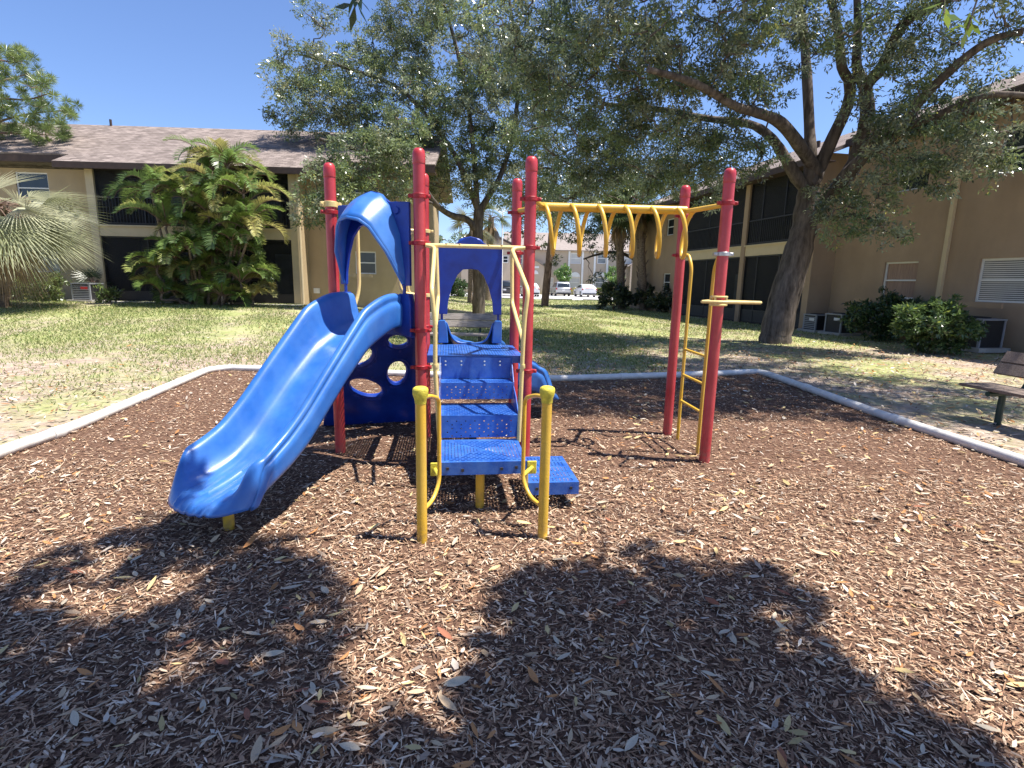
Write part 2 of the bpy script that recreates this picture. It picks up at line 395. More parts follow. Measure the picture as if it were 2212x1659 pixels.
chips(0, lambda n: (XX, YY), (.016, .040), (.14, .36), CH, lambda x, y: und(x, y), .16, 'bark_mulch', M_chip, 'red brown bark chips covering the play area', 'mulch')
x1, y1 = bed_sampler(1.25, 4.2, lambda y: 1.05 * y + .5)(16000)
chips(0, lambda n: (x1, y1), (.03, .07), (.05, .1), CH, lambda x, y: und(x, y) + .006, .2, 'pine_needle_mulch', M_chip, 'thin shreds and needles among the bark chips', 'mulch')

# ------------------------------------------------------------------ fallen leaves
def leaf_shape(L, W, curl):
    """a dry lance shaped leaf: two rows either side of a sunken mid rib"""
    n = 6; v = []; f = []
    for i in range(n + 1):
        t = i / n; wd = W * .5 * math.sin(math.pi * min(1, t * .96 + .02)) ** .8; z = curl * L * (4 * (t - .5) ** 2) + .004
        v += [(L * (t - .5), -wd, z + wd * .35), (L * (t - .5), 0, z), (L * (t - .5), wd, z + wd * .35)]
    for i in range(n):
        for k in range(2): a = i * 3 + k; f.append((a, a + 1, a + 4, a + 3))
    return v, f
leafcols = {'pale grey tan': (.50, .42, .31), 'light tan': (.52, .38, .24), 'orange brown': (.46, .22, .09), 'reddish brown': (.30, .12, .07), 'straw yellow': (.55, .42, .20)}
LM = {k: mat('dry_leaf_' + k.replace(' ', '_'), c, .6, .18, 40, spec=.12) for k, c in leafcols.items()}
protos = {}
for ck in leafcols:
    for j in range(3):
        v, f = leaf_shape(1, random.uniform(.26, .36), random.uniform(.02, .14))
        me = bpy.data.meshes.new('fallen_leaf'); me.from_pydata(v, [], f); me.materials.append(LM[ck]); me.polygons.foreach_set('use_smooth', [True] * len(f)); protos[(ck, j)] = me
cnt = 0
ck_list = ['pale grey tan'] * 5 + ['light tan'] * 4 + ['orange brown'] * 2 + ['reddish brown'] * 1 + ['straw yellow'] * 2
while cnt < 290:
    y = random.uniform(1.38, 3.1) if random.random() < .8 else random.uniform(3.1, 3.9); x = random.uniform(-1, 1) * (1.0 * y + .15)
    ck = random.choice(ck_list); o = bpy.data.objects.new('fallen_leaf', protos[(ck, random.randrange(3))]); COL.objects.link(o)
    L = random.uniform(.045, .085) if random.random() < .9 else random.uniform(.085, .115)
    o.scale = (L, L, L); o.location = (x, y, und(x, y) + .016 + L * .06); o.rotation_euler = (random.gauss(0, .22), random.gauss(0, .16), random.uniform(0, 6.28))
    tag(o, ck + ' dry leaf lying on the near bark mulch', 'leaf', 'fallen leaves on the mulch'); cnt += 1
LC = [(.42, .36, .30), (.52, .38, .24), (.46, .22, .09), (.60, .52, .42), (.55, .42, .20), (.36, .27, .20)]
def lit_sampler(n):
    y = rng.uniform(3.0, 9.3, n); x = rng.uniform(-5, 4.6, n); k = inside(x, y, poly) & (rng.uniform(0, 1, n) < np.where(x > 1, 1, .5)); return x[k], y[k]
def near_lit(n):
    y = rng.uniform(1.35, 4.0, n); x = rng.uniform(-1, 1, n) * (1.05 * y + .3); return x, y
chips(900, near_lit, (.03, .065), (.26, .42), LC, lambda x, y: und(x, y) + .012, .22, 'small_leaf_litter', M_litter, 'small dry leaves strewn over the near mulch', 'leaf litter')
chips(2600, lit_sampler, (.05, .08), (.28, .4), LC, lambda x, y: und(x, y) + .012, .2, 'leaf_litter', M_litter, 'dry oak leaves strewn over the far mulch', 'leaf litter')
def lawn_lit(n):
    y = rng.uniform(3, 24, n) ** 1.0; x = rng.uniform(-8, 13, n)
    dens = np.clip(.12 + .9 * sstep((x + 1) / 2) * sstep((17 - y) / 5) + .7 * sstep((-3.2 - x) / 1.5) * sstep((9.5 - y) / 3), 0, 1)
    k = (~inside(x, y, poly)) & (rng.uniform(0, 1, n) < dens); return x[k], y[k]
chips(52000, lawn_lit, (.05, .095), (.25, .4), LC + [(.20, .12, .08), (.26, .15, .10)], lambda x, y: gz(x, y) + .014, .25, 'dry_leaves_on_lawn', M_litter, 'dry brown leaves scattered on the thin lawn', 'leaf litter')

# grass blades
def blades(n, xr, yr, dens, name, h0, h1, cols, label):
    y = rng.uniform(*yr, n); x = rng.uniform(*xr, n); k = (~inside(x, y, poly)) & (rng.uniform(0, 1, n) < dens(x, y)); x = x[k]; y = y[k]; n = len(x)
    a = rng.uniform(0, 2 * np.pi, n); h = rng.uniform(h0, h1, n); wd = .004 + .0006 * y
    lean = rng.normal(0, .035, (n, 2)) * (h / .05)[:, None]
    b = np.stack([x, y, gz(x, y)], 1); s = np.stack([np.cos(a), np.sin(a), 0 * a], 1) * wd[:, None]
    tip = b + np.stack([lean[:, 0], lean[:, 1], h], 1)
    V = np.stack([b - s, b + s, tip], 1).reshape(-1, 3)
    c = np.array(cols)[rng.integers(0, len(cols), n)] * rng.uniform(.7, 1.25, n)[:, None]
    o = np_mesh(name, V, np.arange(3 * n).reshape(n, 3), M_grassb, tint=np.repeat(c, 3, 0)); struct(o, 'stuff', label, 'grass')
def patchy(x, y):
    return np.clip(.68 + .5 * np.sin(x * .9 + 1.3 * np.sin(y * .6)) * np.cos(y * .7 + .8 * np.sin(x * .5)) + .25 * np.sin(x * 2.7 + y * 1.3), .03, 1)
GC = [(.16, .21, .055), (.24, .28, .09), (.35, .35, .15), (.43, .41, .21), (.11, .165, .045)]
blades(150000, (-19, 3), (6, 21), lambda x, y: patchy(x, y) * (.30 + .8 * sstep((y - 8.0) / 3.0)), 'lawn_grass', .03, .07, GC, 'thin sunlit yellow green lawn grass before the porch')
blades(110000, (-1, 17), (8.5, 30), lambda x, y: patchy(x + 3, y) * (.10 + .75 * sstep((y - 10.5) / 4)) * np.where(x > 4.5, sstep((y - 13) / 5) * .6 + .16, 1), 'shade_grass', .03, .075, GC, 'patchy dappled grass under the oaks')
blades(60000, (-16, 22), (28, 51), lambda x, y: patchy(x, y) * .9, 'far_grass', .05, .1, GC, 'far dappled grass beside the parking lot')
blades(3500, (-8, -3.3), (3.5, 9), lambda x, y: patchy(x * 1.5, y * 1.5) ** 3, 'sparse_grass', .03, .07, GC, 'sparse grass tufts beside the white pipe')

# white pipe border
pipe = thing('border_pipe', (0, 9, 0), 'long white plastic pipe laid on the ground as an edging round the mulch bed', 'pipe border')
def rounded(pts, r=.25, n=5):
    out = [Vector(pts[0])]
    for i in range(1, len(pts) - 1):
        a, b, c = Vector(pts[i - 1]), Vector(pts[i]), Vector(pts[i + 1])
        rr = min(r, (a - b).length * .45, (c - b).length * .45); p = b + (a - b).normalized() * rr; q = b + (c - b).normalized() * rr
        for k in range(n + 1): t = k / n; out.append(p * (1 - t) ** 2 + b * 2 * t * (1 - t) + q * t * t)
    out.append(Vector(pts[-1])); return out
pz = [(p[0], p[1], .052) for p in PB]
pr = MB().tube(rounded(pz, .3, 4), .052, 14); pr.build('pipe', M_pipe, pipe, smooth=True, angle=80)
for (px, py) in [(157, 937), (330, 858), (760, 810), (1730, 838), (1370, 822), (1560, 813), (1908, 907), (585, 806)]:
    c = Vector(atz(px, py, .05)); 
    # snap to the nearest run
    best = min(range(len(pz) - 1), key=lambda i: ((Vector(pz[i]) + (Vector(pz[i + 1]) - Vector(pz[i])) * max(0, min(1, (c - Vector(pz[i])).dot(Vector(pz[i + 1]) - Vector(pz[i])) / (Vector(pz[i + 1]) - Vector(pz[i])).length_squared))) - c).length)
    a, b = Vector(pz[best]), Vector(pz[best + 1]); d = (b - a); t = max(0, min(1, (c - a).dot(d) / d.length_squared)); q = a + d * t; d.normalize()
    MB().tube([q - d * .06, q + d * .06], .060, 16).build('pipe_coupling', M_pipe, pipe, smooth=True)

# ================================================================== PLAY STRUCTURE
U = np.array([.9925, .122, 0]); W = np.array([-.122, .9925, 0]); P0 = np.array([-.72, 4.20, 0])
ZZ = np.array([0, 0, 1.])
def PL(u, v, z): return P0 + U * u + W * v + ZZ * z
SQ = .84; DZ = .915; TZ = 1.12
play = thing('play_structure', PL(.42, .42, 0), 'red, yellow and blue play structure with slide, steps and overhead bars on the bark mulch', 'play structure')
cCL, cCR, cBL, cBR = PL(0, 0, 0), PL(SQ, 0, 0), PL(0, SQ, 0), PL(SQ, SQ, 0)
cL = (cCL + cBL) / 2 - U * .727
cRF, cRB = np.array([1.681, 4.47, 0]), np.array([1.590, 5.30, 0])
def post(c, h, lab=None):
    o = MB().lathe(c, [(.045, -.25), (.045, h - .10)], 24).build('post', M_red, play, smooth=True)
    if lab: o['label'] = lab
    MB().lathe(c, [(.0462, h - .115), (.0475, h - .11), (.0475, h - .05), (.043, h - .022), (.030, h - .006), (.006, h)], 24).build('post_cap', M_red, o, smooth=True, angle=80)
    return o
po = {}
for k, c, h in (('L', cL, 2.41), ('CL', cCL, 2.46), ('BL', cBL, 2.44), ('CR', cCR, 2.44), ('BR', cBR, 2.43), ('RF', cRF, 2.42), ('RB', cRB, 2.43)):
    po[k] = post(c, h)
def clamp(k, c, z, m=M_redc, ang=0., h=.032):
    b = MB().lathe((c[0], c[1], z), [(.0475, -h / 2), (.055, -h / 2), (.056, h / 2), (.0475, h / 2)], 20)
    for s in (0, 1):
        a = ang + s * math.pi
        b.box((c[0] + math.cos(a) * .066, c[1] + math.sin(a) * .066, z), (.032, .040, h * .8), a)
        b.tube([(c[0] + math.cos(a) * .070 - math.sin(a) * .026, c[1] + math.sin(a) * .07 + math.cos(a) * .026, z), (c[0] + math.cos(a) * .07 + math.sin(a) * .026, c[1] + math.sin(a) * .07 - math.cos(a) * .026, z)], .008, 6)
    o = b.build('clamp', m, po[k], smooth=True, bevel=.003); return o
for z in (1.78, 2.12, 1.12, .83): clamp('CL', cCL, z, ang=.1)
for z in (1.77, 2.13, .80): clamp('CR', cCR, z, ang=.1)
for z in (1.77, 2.13, .84): clamp('BR', cBR, z, ang=.1)
for z in (1.08, .84): clamp('BL', cBL, z, ang=.2)
clamp('BL', cBL, 1.94, M_yel2, .2); clamp('BL', cBL, 1.37, M_yel2, .2); clamp('L', cL, 2.09, M_yel2, .5, .045); clamp('L', cL, 2.03, ang=.5); clamp('L', cL, 1.07, ang=.5)
clamp('RF', cRF, 2.155, ang=.1); clamp('RB', cRB, 2.15, ang=.1); clamp('RF', cRF, 1.76, M_steel, .1); clamp('RB', cRB, 1.79, ang=.1)

# decks: perforated steel sheets
def perforated(b, fn, nx, ny, mask=None, hole=.42, slot=1):
    """cells (2n+1)^2; odd/odd cells are holes where mask(i,j) says so"""
    ex = [0.]; ey = [0.]
    px_, py_ = 1. / nx, 1. / ny
    for i in range(nx): ex += [i * px_ + px_ * (1 - hole) / 2, i * px_ + px_ * (1 + hole) / 2]
    for j in range(ny): ey += [j * py_ + py_ * (1 - hole) / 2, j * py_ + py_ * (1 + hole) / 2]
    ex.append(1.); ey.append(1.)
    ex = sorted(set(ex)); ey = sorted(set(ey))
    v = [fn(a, c) for a in ex for c in ey]; m = len(ey); f = []
    for i in range(len(ex) - 1):
        for j in range(len(ey) - 1):
            if i % 2 == 1 and j % 2 == 1:
                if mask is None or mask((i // 2 + .5) / nx, (j // 2 + .5) / ny): continue
            f.append((i * m + j, (i + 1) * m + j, (i + 1) * m + j + 1, i * m + j + 1))
    b.add(v, f); return b
deck = MB(); bord = lambda a, c: .07 < a < .93 and .06 < c < .94 and not (.46 < a < .54)
perforated(deck, lambda a, c: PL(.045 + a * .775, .05 + c * .80, DZ), 34, 34, bord)
# rim of the square deck
for (a, b_) in (((.045, .05), (.82, .05)), ((.82, .05), (.82, .85)), ((.82, .85), (.045, .85)), ((.045, .85), (.045, .05))):
    p, q = PL(*a, DZ), PL(*b_, DZ); deck.add([p, q, q - ZZ * .058, p - ZZ * .058], [(0, 1, 2, 3)])
dk = deck.build('deck', M_deck, play)
tri = MB(); T0, T1, T2 = cCL + U * -.01 + W * .06, cBL - W * .06 - U * .01, cL + U * .06
def trifn(a, c): return (T0 * (1 - c) + T1 * c) * (1 - a) + T2 * a + ZZ * TZ
perforated(tri, trifn, 30, 30, lambda a, c: .08 < a < .82 and .08 < c < .92)
for p, q in ((T0, T1), (T1, T2), (T2, T0)):
    p = p + ZZ * TZ; q = q + ZZ * TZ; tri.add([p, q, q - ZZ * .05, p - ZZ * .05], [(0, 1, 2, 3)])
tri.build('triangle_deck', M_blue2, play)  # deck coloured darker to stand in for the shade on its rim

# staircase --------------------------------------------------------
st = None
for s_ in (.148, .722):                                   # side plates
    stairs = MB()
    poly2 = [(.045, DZ - .004), (-.14, .735), (-.145, .70), (-.30, .65), (-.466, .555), (-.48, .37), (-.40, .30), (-.05, .52), (.045, .62)]
    stairs.prism(poly2, lambda a, b_, d: PL(d, a, b_), s_ - .003, s_ + .003)
    if st is None: st = stairs.build('staircase', M_deck, play)
    else: stairs.build('side_plate', M_deck, st)
def tread(v0, v1, z, rz, mask, rmask, name='tread', lip=.075, nh=(22, 14), rh=(17, 5), u0=.155, u1=.716):
    b = MB(); perforated(b, lambda a, c: PL(u0 + a * (u1 - u0), v0 + c * (v1 - v0), z), nh[0], nh[1], mask)
    if rz is not None: perforated(b, lambda a, c: PL(u0 + a * (u1 - u0), v0 - .001, rz + c * (z - rz)), rh[0], rh[1], rmask, .30)
    return b.build(name, M_deck, st, smooth=False)
tread(.028, .034, DZ - .012, .735, lambda a, c: False, lambda a, c: False, 'top_plate', nh=(2, 2), rh=(2, 2))
rm = lambda a, c: .04 < a < .96 and ((int(a * 17) + int(c * 5)) % 2 == 0) and .08 < c < .80
tread(-.14, .16, .73, .60, lambda a, c: False, rm, nh=(2, 2), rh=(17, 6))
tread(-.466, -.06, .55, .385, lambda a, c: False, rm, nh=(2, 2), rh=(17, 6))
cm = lambda a, c: .05 < a < .95 and .05 < c < .95 and (abs(a - .5) / .5 > abs(c - .5) / .5) and abs(a - .5) > .05
tread(-.97, -.466, .37, .285, cm, lambda a, c: False, nh=(26, 20), rh=(2, 2), name='wide_tread')
for s_ in (.155, .716):                                   # sides of the wide tread
    p, q = PL(s_, -.97, .37), PL(s_, -.466, .37); MB().add([p, q, q - ZZ * .085, p - ZZ * .085], [(0, 1, 2, 3)]).build('tread_side', M_deck, st)
for (v0, v1, z) in ((-.12, .02, .732), (-.45, -.08, .552), (-.94, -.735, .372), (-.70, -.50, .372)):   # raised tread pattern
    ribs = MB()
    n = int((v1 - v0) / .028)
    for i in range(n):
        for j in range(14):
            a = .18 + j * .037 + (.0185 if i % 2 else 0); v = v0 + i * .028
            if z == .372 and (abs((a - .435) / .28) > abs((v + .718) / .252)): continue
            p = PL(a, v, z); ribs.hexa([p, p + U * .026, p + U * .026 + W * .006, p + W * .006, p + ZZ * .002, p + ZZ * .002 + U * .026, p + ZZ * .002 + U * .026 + W * .006, p + ZZ * .002 + W * .006])
    ribs.build('tread_pattern', M_deck, st)
for a in (.19, .315, .50, .625):
    for z in (.875, .845): c = PL(a, .022, z); MB().lathe(c - W * .012, [(.007, -.006), (.009, 0), (.006, .006)], 8).build('bolt', M_bolt, st)
for a, z in ((.205, .33), (.645, .33), (.30, .318), (.55, .322)): MB().box(PL(a, -.975, z), (.018, .008, .018), .12).build('bolt_hole', M_dark, st)  # solid dark blocks, their colour stands for the shade in the holes
# low side step
ls = MB(); perforated(ls, lambda a, c: PL(.735 + a * .34, -.935 + c * .545, .205), 13, 20, lambda a, c: .06 < a < .94 and (int(c * 20) % 4 != 3) and .06 < c < .94)
C4 = [PL(.735, -.935, .205), PL(1.075, -.935, .205), PL(1.075, -.39, .205), PL(.735, -.39, .205)]
for i in range(4):
    p, q = C4[i], C4[(i + 1) % 4]; ls.add([p, q, q - ZZ * .085, p - ZZ * .085], [(0, 1, 2, 3)])
lo = ls.build('low_step', M_deck, st)
for a in (.79, 1.02): MB().box(PL(a, -.94, .165), (.018, .008, .018), .12).build('bolt_hole', M_dark, lo)  # dark blocks again in place of shaded holes
MB().box(PL(.722, -.93, .24), (.012, .05, .20), .12).build('bracket', M_yel2, st)
MB().tube([PL(.42, -.84, -.2), PL(.42, -.84, .30)], .030, 16).build('support_post', M_yel, st, smooth=True)

# stair front posts with D shaped handles
def hpost(u_, sgn):
    c = PL(u_, -1.32, 0); h = .93
    o = MB().lathe(c, [(.030, -.2), (.030, h - .075)], 20).build('handle_post', M_yel, st, smooth=True)
    MB().lathe(c, [(.0315, h - .095), (.034, h - .07), (.043, h - .045), (.044, h - .020), (.040, h - .008), (.028, h - .001), (.004, h)], 22).build('post_cap', M_yelc, o, smooth=True, angle=70)
    e = PL(u_ + sgn * .098, -1.12, 0)
    d = (e - c); d[2] = 0
    pts = [c + ZZ * .86, c + d * .45 + ZZ * .86, c + d + ZZ * .82, c + d + ZZ * .72, c + d * 1.0 + ZZ * .42, c + d + ZZ * .30, c + d * .62 + ZZ * .215, c + d * .0 + ZZ * .20]
    MB().tube(rounded(pts, .09, 5), .0125, 12).build('grab_handle', M_yel, o, smooth=True)
    g = PL(u_ + sgn * .088, -1.03, .335)
    b = MB(); b.box(PL(.155 if sgn > 0 else .716, -.985, .332) - U * sgn * .028, (.062, .012, .088), .12)
    b.tube([c + d + ZZ * .33, PL(.155 if sgn > 0 else .716, -.985, .332) - U * sgn * .03], .014, 8)
    b.build('bracket', M_yelc, o, bevel=.006)
hpost(.057, 1); hpost(.765, -1)

# stair hand rails : top bar between the posts and a bent loop each side
hr = MB(); hr.tube([PL(.045, -.03, 1.765), PL(SQ - .045, -.03, 1.765)], .0155, 12)
for i in range(4): hr.lathe(PL((.2, .3, .52, .62)[i], -.035, 1.775), [(.010, 0), (.010, .008)], 8)
hr.build('entry_bar', M_yel2, play, smooth=True)
def rail(outer, inner):
    b = MB(); b.tube(rounded([PL(*p) for p in outer], .05, 5), .0155, 12)
    b.tube(rounded([PL(*p) for p in inner], .04, 4), .0145, 12)
    q = outer[-2]; b.lathe(PL(q[0], q[1], .90), [(.018, 0), (.020, .004), (.018, .03)], 12)
    b.build('handrail', M_yel2, st, smooth=True)
rail([(.80, -.03, 1.765), (.695, -.045, 1.755), (.765, -.50, 1.447), (.745, -.50, 1.27), (.737, -.50, 1.08), (.722, -.50, .36)], [(.697, -.06, 1.74), (.703, -.08, 1.35), (.738, -.49, 1.09)])
rail([(.045, -.03, 1.765), (.112, -.045, 1.75), (.100, -.50, 1.437), (.122, -.50, 1.20), (.12, -.50, .88), (.148, -.50, .36)], [(.125, -.06, 1.74), (.136, -.08, 1.37), (.124, -.49, 1.20)])


# climbing loops beyond: two J shaped bars at the climber opening
def jbar(pts, name='grab_bar'): MB().tube(rounded(pts, .1, 6), .0155, 12).build(name, M_yel2, play, smooth=True)
dLB = (cBL - cL) / np.linalg.norm(cBL - cL); nLB = np.array([-dLB[1], dLB[0], 0])
def LBp(a, o, z): return cL + dLB * a + nLB * o + ZZ * z
jbar([LBp(0, 0, 2.085), LBp(.10, .02, 2.08), LBp(.225, .02, 2.02), LBp(.225, .02, 1.40), LBp(.12, -.02, 1.16), LBp(.03, .0, 1.14)])
jbar([LBp(.80, 0, 1.94), LBp(.64, .02, 1.94), LBp(.60, .02, 1.80), LBp(.60, .02, 1.39), LBp(.80, .0, 1.37)])
jbar([LBp(.83, 0, 1.93), LBp(.69, .02, 1.92), LBp(.68, .02, 1.80), LBp(.68, .02, 1.38), LBp(.80, .0, 1.37)])

# ---------------------------------------------------------------- front slide
SM = (cL + cCL) / 2; sdl = (cCL - cL); sdl /= np.linalg.norm(sdl); sdn = np.array([sdl[1], -sdl[0], 0])
def profile(nj=89):
    ks = [(-1.10, .10), (-1.14, .20), (-1.16, .66), (-1.14, .74), (-1.07, .76), (-1.07, .82), (-1.12, .90), (-1.10, .97), (-1.02, 1.0), (-.94, .975), (-.89, .88), (-.84, .68), (-.76, .40), (-.64, .17), (-.46, .04), (-.2, .0), (0, 0)]
    ks += [(-a, b) for a, b in ks[-2::-1]]
    d = [0]
    for i in range(1, len(ks)): d.append(d[-1] + math.hypot(ks[i][0] - ks[i - 1][0], (ks[i][1] - ks[i - 1][1])))
    d = np.array(d) / d[-1]; q = np.linspace(0, 1, nj)
    X = np.interp(q, d, [k[0] for k in ks]); Z = np.interp(q, d, [k[1] for k in ks])
    for _ in range(1):
        X[1:-1] = (X[:-2] + 2 * X[1:-1] + X[2:]) / 4; Z[1:-1] = (Z[:-2] + 2 * Z[1:-1] + Z[2:]) / 4
    return list(zip(X, Z))
PROF = profile()
def smooth_interp(t, tk, vk):
    r = np.interp([t - .06, t - .03, t, t + .03, t + .06], tk, vk); return float(r.dot([.1, .2, .4, .2, .1]))
def slide_mesh(path, T, bedk, railk, halfw, endr=.24, grooves=None, ns=70):
    b = MB(); V = []; nj = len(PROF)
    for i in range(ns):
        s_ = i / (ns - 1)
        for (fx, fz) in PROF:
            te = T - endr * (1 - math.sqrt(max(0, 1 - (min(1.17, abs(fx)) / 1.18) ** 2)))
            t = s_ * te
            bz = smooth_interp(t, *bedk); rz = smooth_interp(t, *railk); hw = smooth_interp(t, *halfw)
            e = float(sstep((s_ - .92) / .08)); ed = max(0, (s_ - .955) / .045)
            hgt = (rz - bz) * (1 - .93 * e) if fx * 0 == 0 else 0
            fzz = fz
            if abs(fx) > 1.06: fzz = fz + (1 - fz) * 0
            z = bz + fzz * hgt - .045 * ed * ed; x = fx * hw * (1 - .05 * ed * ed)
            if grooves and abs(fx) < .62 and t > grooves:
                z += .014 * max(0, math.cos(x * 2 * math.pi / .062)) ** 2 * sstep((t - grooves) / .35) * sstep((.60 - abs(fx)) / .08)
            V.append(path(t, x) + ZZ * z)
    f = [(i * nj + j, i * nj + j + 1, (i + 1) * nj + j + 1, (i + 1) * nj + j) for i in range(ns - 1) for j in range(nj - 1)]
    return b.add(V, f)
tk = [0, .1, .2, .32, .49, .74, .93, 1.10, 1.26, 1.42, 1.55, 1.70, 1.85]
rk = [1.385, 1.400, 1.395, 1.365, 1.295, 1.06, .88, .715, .585, .50, .46, .40, .30]
bk = [1.125, 1.12, 1.105, 1.06, .985, .785, .61, .455, .355, .30, .272, .252, .24]
slide = slide_mesh(lambda t, x: SM + sdn * t + sdl * x, 1.73, (tk, bk), (tk, rk), ([0, .1, .3, 1.3, 1.6, 1.85], [.235, .25, .258, .258, .300, .305]), .25, 1.05, 140).build('slide', M_slide, play, smooth=True, solid=.014, angle=75)
# entry uprights and their collars
for s_ in (-1, 1):
    b = MB()
    pts = [(.20, 1.10), (.36, 1.06), (.36, 1.32), (.345, 1.40), (.255, 1.40), (.235, 1.30)]
    b.prism(pts, lambda a, z, d: SM + sdl * a * s_ + sdn * d + ZZ * z, -.02, .05)
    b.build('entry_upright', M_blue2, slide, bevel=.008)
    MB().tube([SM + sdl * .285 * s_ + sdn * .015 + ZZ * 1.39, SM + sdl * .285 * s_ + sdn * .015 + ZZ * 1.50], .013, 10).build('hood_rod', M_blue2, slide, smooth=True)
MB().tube([SM + sdn * 1.47 + ZZ * -.2, SM + sdn * 1.47 + ZZ * .24], .0315, 16).build('support_post', M_yel, slide, smooth=True)

# hoods over the slide entrances: a plate with an arched opening and a projecting visor
def arc_curve(keys, n=15):
    ph = np.linspace(-1, 1, n); K = np.array(keys); out = []
    for p in ph:
        a = abs(p); l = np.interp(a, K[:, 0], K[:, 1]) * (1 if p >= 0 else -1); z = np.interp(a, K[:, 0], K[:, 2]); t = np.interp(a, K[:, 0], K[:, 3]); out.append((l, z, t))
    return out
def hood(fn, outline, opening, back, front, parent, mat_, disc=True):
    pts = [Vector(p) for p in outline] + [Vector(p) for p in opening]
    n, m = len(outline), len(opening)
    r = delaunay_2d_cdt(pts, [], [list(range(n)), list(range(n, n + m))][:1] + [], 1, 1e-5)
    # keep triangles outside the opening
    r = delaunay_2d_cdt(pts, [(i, (i + 1) % n) for i in range(n)] + [(n + i, n + i + 1) for i in range(m - 1)], [], 0, 1e-5)
    V2 = [(p.x, p.y) for p in r[0]]; F2 = []
    for f in r[2]:
        cx = sum(V2[i][0] for i in f) / 3; cy = sum(V2[i][1] for i in f) / 3
        i1 = inside(np.array([cx]), np.array([cy]), outline)[0]; i2 = inside(np.array([cx]), np.array([cy]), opening)[0]
        if i1 and not i2: F2.append(tuple(f))
    b = MB().add([fn(a, z, 0) for a, z in V2], F2)
    pl = b.build('hood_panel', mat_, parent, solid=.028, bevel=.004)
    A = arc_curve(back, 33); Bc = arc_curve(front, 33)
    b = MB()
    def vis(i, j):
        k = int(round(i * 32)); a, c = A[k], Bc[k]; s_ = j
        bul = .030 * math.sin(math.pi * s_) * (1 - abs(i * 2 - 1) ** 3)
        return fn(a[0] + (c[0] - a[0]) * s_, a[1] + (c[1] - a[1]) * s_ + bul, a[2] + (c[2] - a[2]) * s_)
    b.grid(vis, 33, 9)
    b.build('hood', M_slide if disc else mat_, parent, smooth=True, solid=.018, angle=80)
    b = MB().tube([vis(k / 32, 1) for k in range(33)], .0125, 8); b.build('hood_rim', M_slide if disc else mat_, parent, smooth=True)
    if disc:
        c = fn(.235, 2.02, .014); d = fn(.235, 2.02, .03); MB().tube([c, d], [.03, .024], 18).build('round_boss', mat_, parent, smooth=True)
ol = [(-.325, 1.46), (-.325, 2.075), (-.25, 2.075), (-.17, 2.085), (-.12, 2.12), (-.06, 2.16), (0, 2.172), (.06, 2.16), (.12, 2.12), (.17, 2.085), (.25, 2.085), (.345, 2.08), (.345, 1.46), (.27, 1.46)]
op = [(.268, 1.46), (.262, 1.56), (.235, 1.70), (.19, 1.83), (.12, 1.91), (.0, 1.94), (-.12, 1.91), (-.19, 1.83), (-.235, 1.70), (-.262, 1.56), (-.268, 1.46)]
ol = ol[:-1] + op + []
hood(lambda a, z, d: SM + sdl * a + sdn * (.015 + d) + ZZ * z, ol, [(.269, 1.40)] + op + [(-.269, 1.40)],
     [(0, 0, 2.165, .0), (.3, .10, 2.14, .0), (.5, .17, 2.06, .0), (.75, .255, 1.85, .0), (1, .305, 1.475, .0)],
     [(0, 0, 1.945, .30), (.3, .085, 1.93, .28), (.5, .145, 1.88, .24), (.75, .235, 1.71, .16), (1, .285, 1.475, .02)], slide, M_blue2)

# ---------------------------------------------------------------- rear slide, turning right
rp = [(.42, .84), (.42, 1.05), (.46, 1.30), (.60, 1.55), (.85, 1.72), (1.15, 1.79), (1.50, 1.80)]
rl = [0]
for i in range(1, len(rp)): rl.append(rl[-1] + math.hypot(rp[i][0] - rp[i - 1][0], rp[i][1] - rp[i - 1][1]))
def rpath(t, x):
    e = .03
    f = lambda q: np.array([smooth_interp(q, rl, [p[0] for p in rp]), smooth_interp(q, rl, [p[1] for p in rp])])
    c = f(t); d = f(t + e) - f(t - e); d /= np.linalg.norm(d); n = np.array([d[1], -d[0]]); q = c + n * x; return PL(q[0], q[1], 0)
rs = slide_mesh(rpath, rl[-1], ([0, .15, .4, .8, 1.2, 1.5, 1.8], [.925, .92, .80, .52, .32, .26, .23]), ([0, .1, .25, .5, .9, 1.2, 1.55, 1.85], [1.13, 1.12, 1.02, .95, .80, .68, .54, .30]), ([0, .2, .5, 1.7], [.24, .245, .25, .26]), .22, None, 60).build('rear_slide', M_slide, play, smooth=True, solid=.014, angle=75)
for s_ in (-1, 1):
    pts = [(.205, .93), (.30, .93), (.30, 1.13), (.285, 1.145), (.235, 1.145), (.215, 1.08)]
    MB().prism(pts, lambda a, z, d: PL(.42 + a * s_, .84 + d, z), -.02, .05).build('entry_upright', M_slide, rs, bevel=.008)
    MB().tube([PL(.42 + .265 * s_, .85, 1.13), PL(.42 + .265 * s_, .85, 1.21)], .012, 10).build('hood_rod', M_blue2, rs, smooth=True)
ol2 = [(-.293, 1.20), (-.293, 1.825), (-.22, 1.828), (-.15, 1.835), (-.10, 1.865), (-.05, 1.895), (0, 1.905), (.05, 1.895), (.10, 1.865), (.15, 1.835), (.22, 1.828), (.293, 1.82), (.293, 1.20)]
op2 = [(.215, 1.20), (.205, 1.32), (.17, 1.45), (.12, 1.56), (.07, 1.61), (0, 1.617), (-.07, 1.61), (-.12, 1.56), (-.17, 1.45), (-.205, 1.32), (-.215, 1.20)]
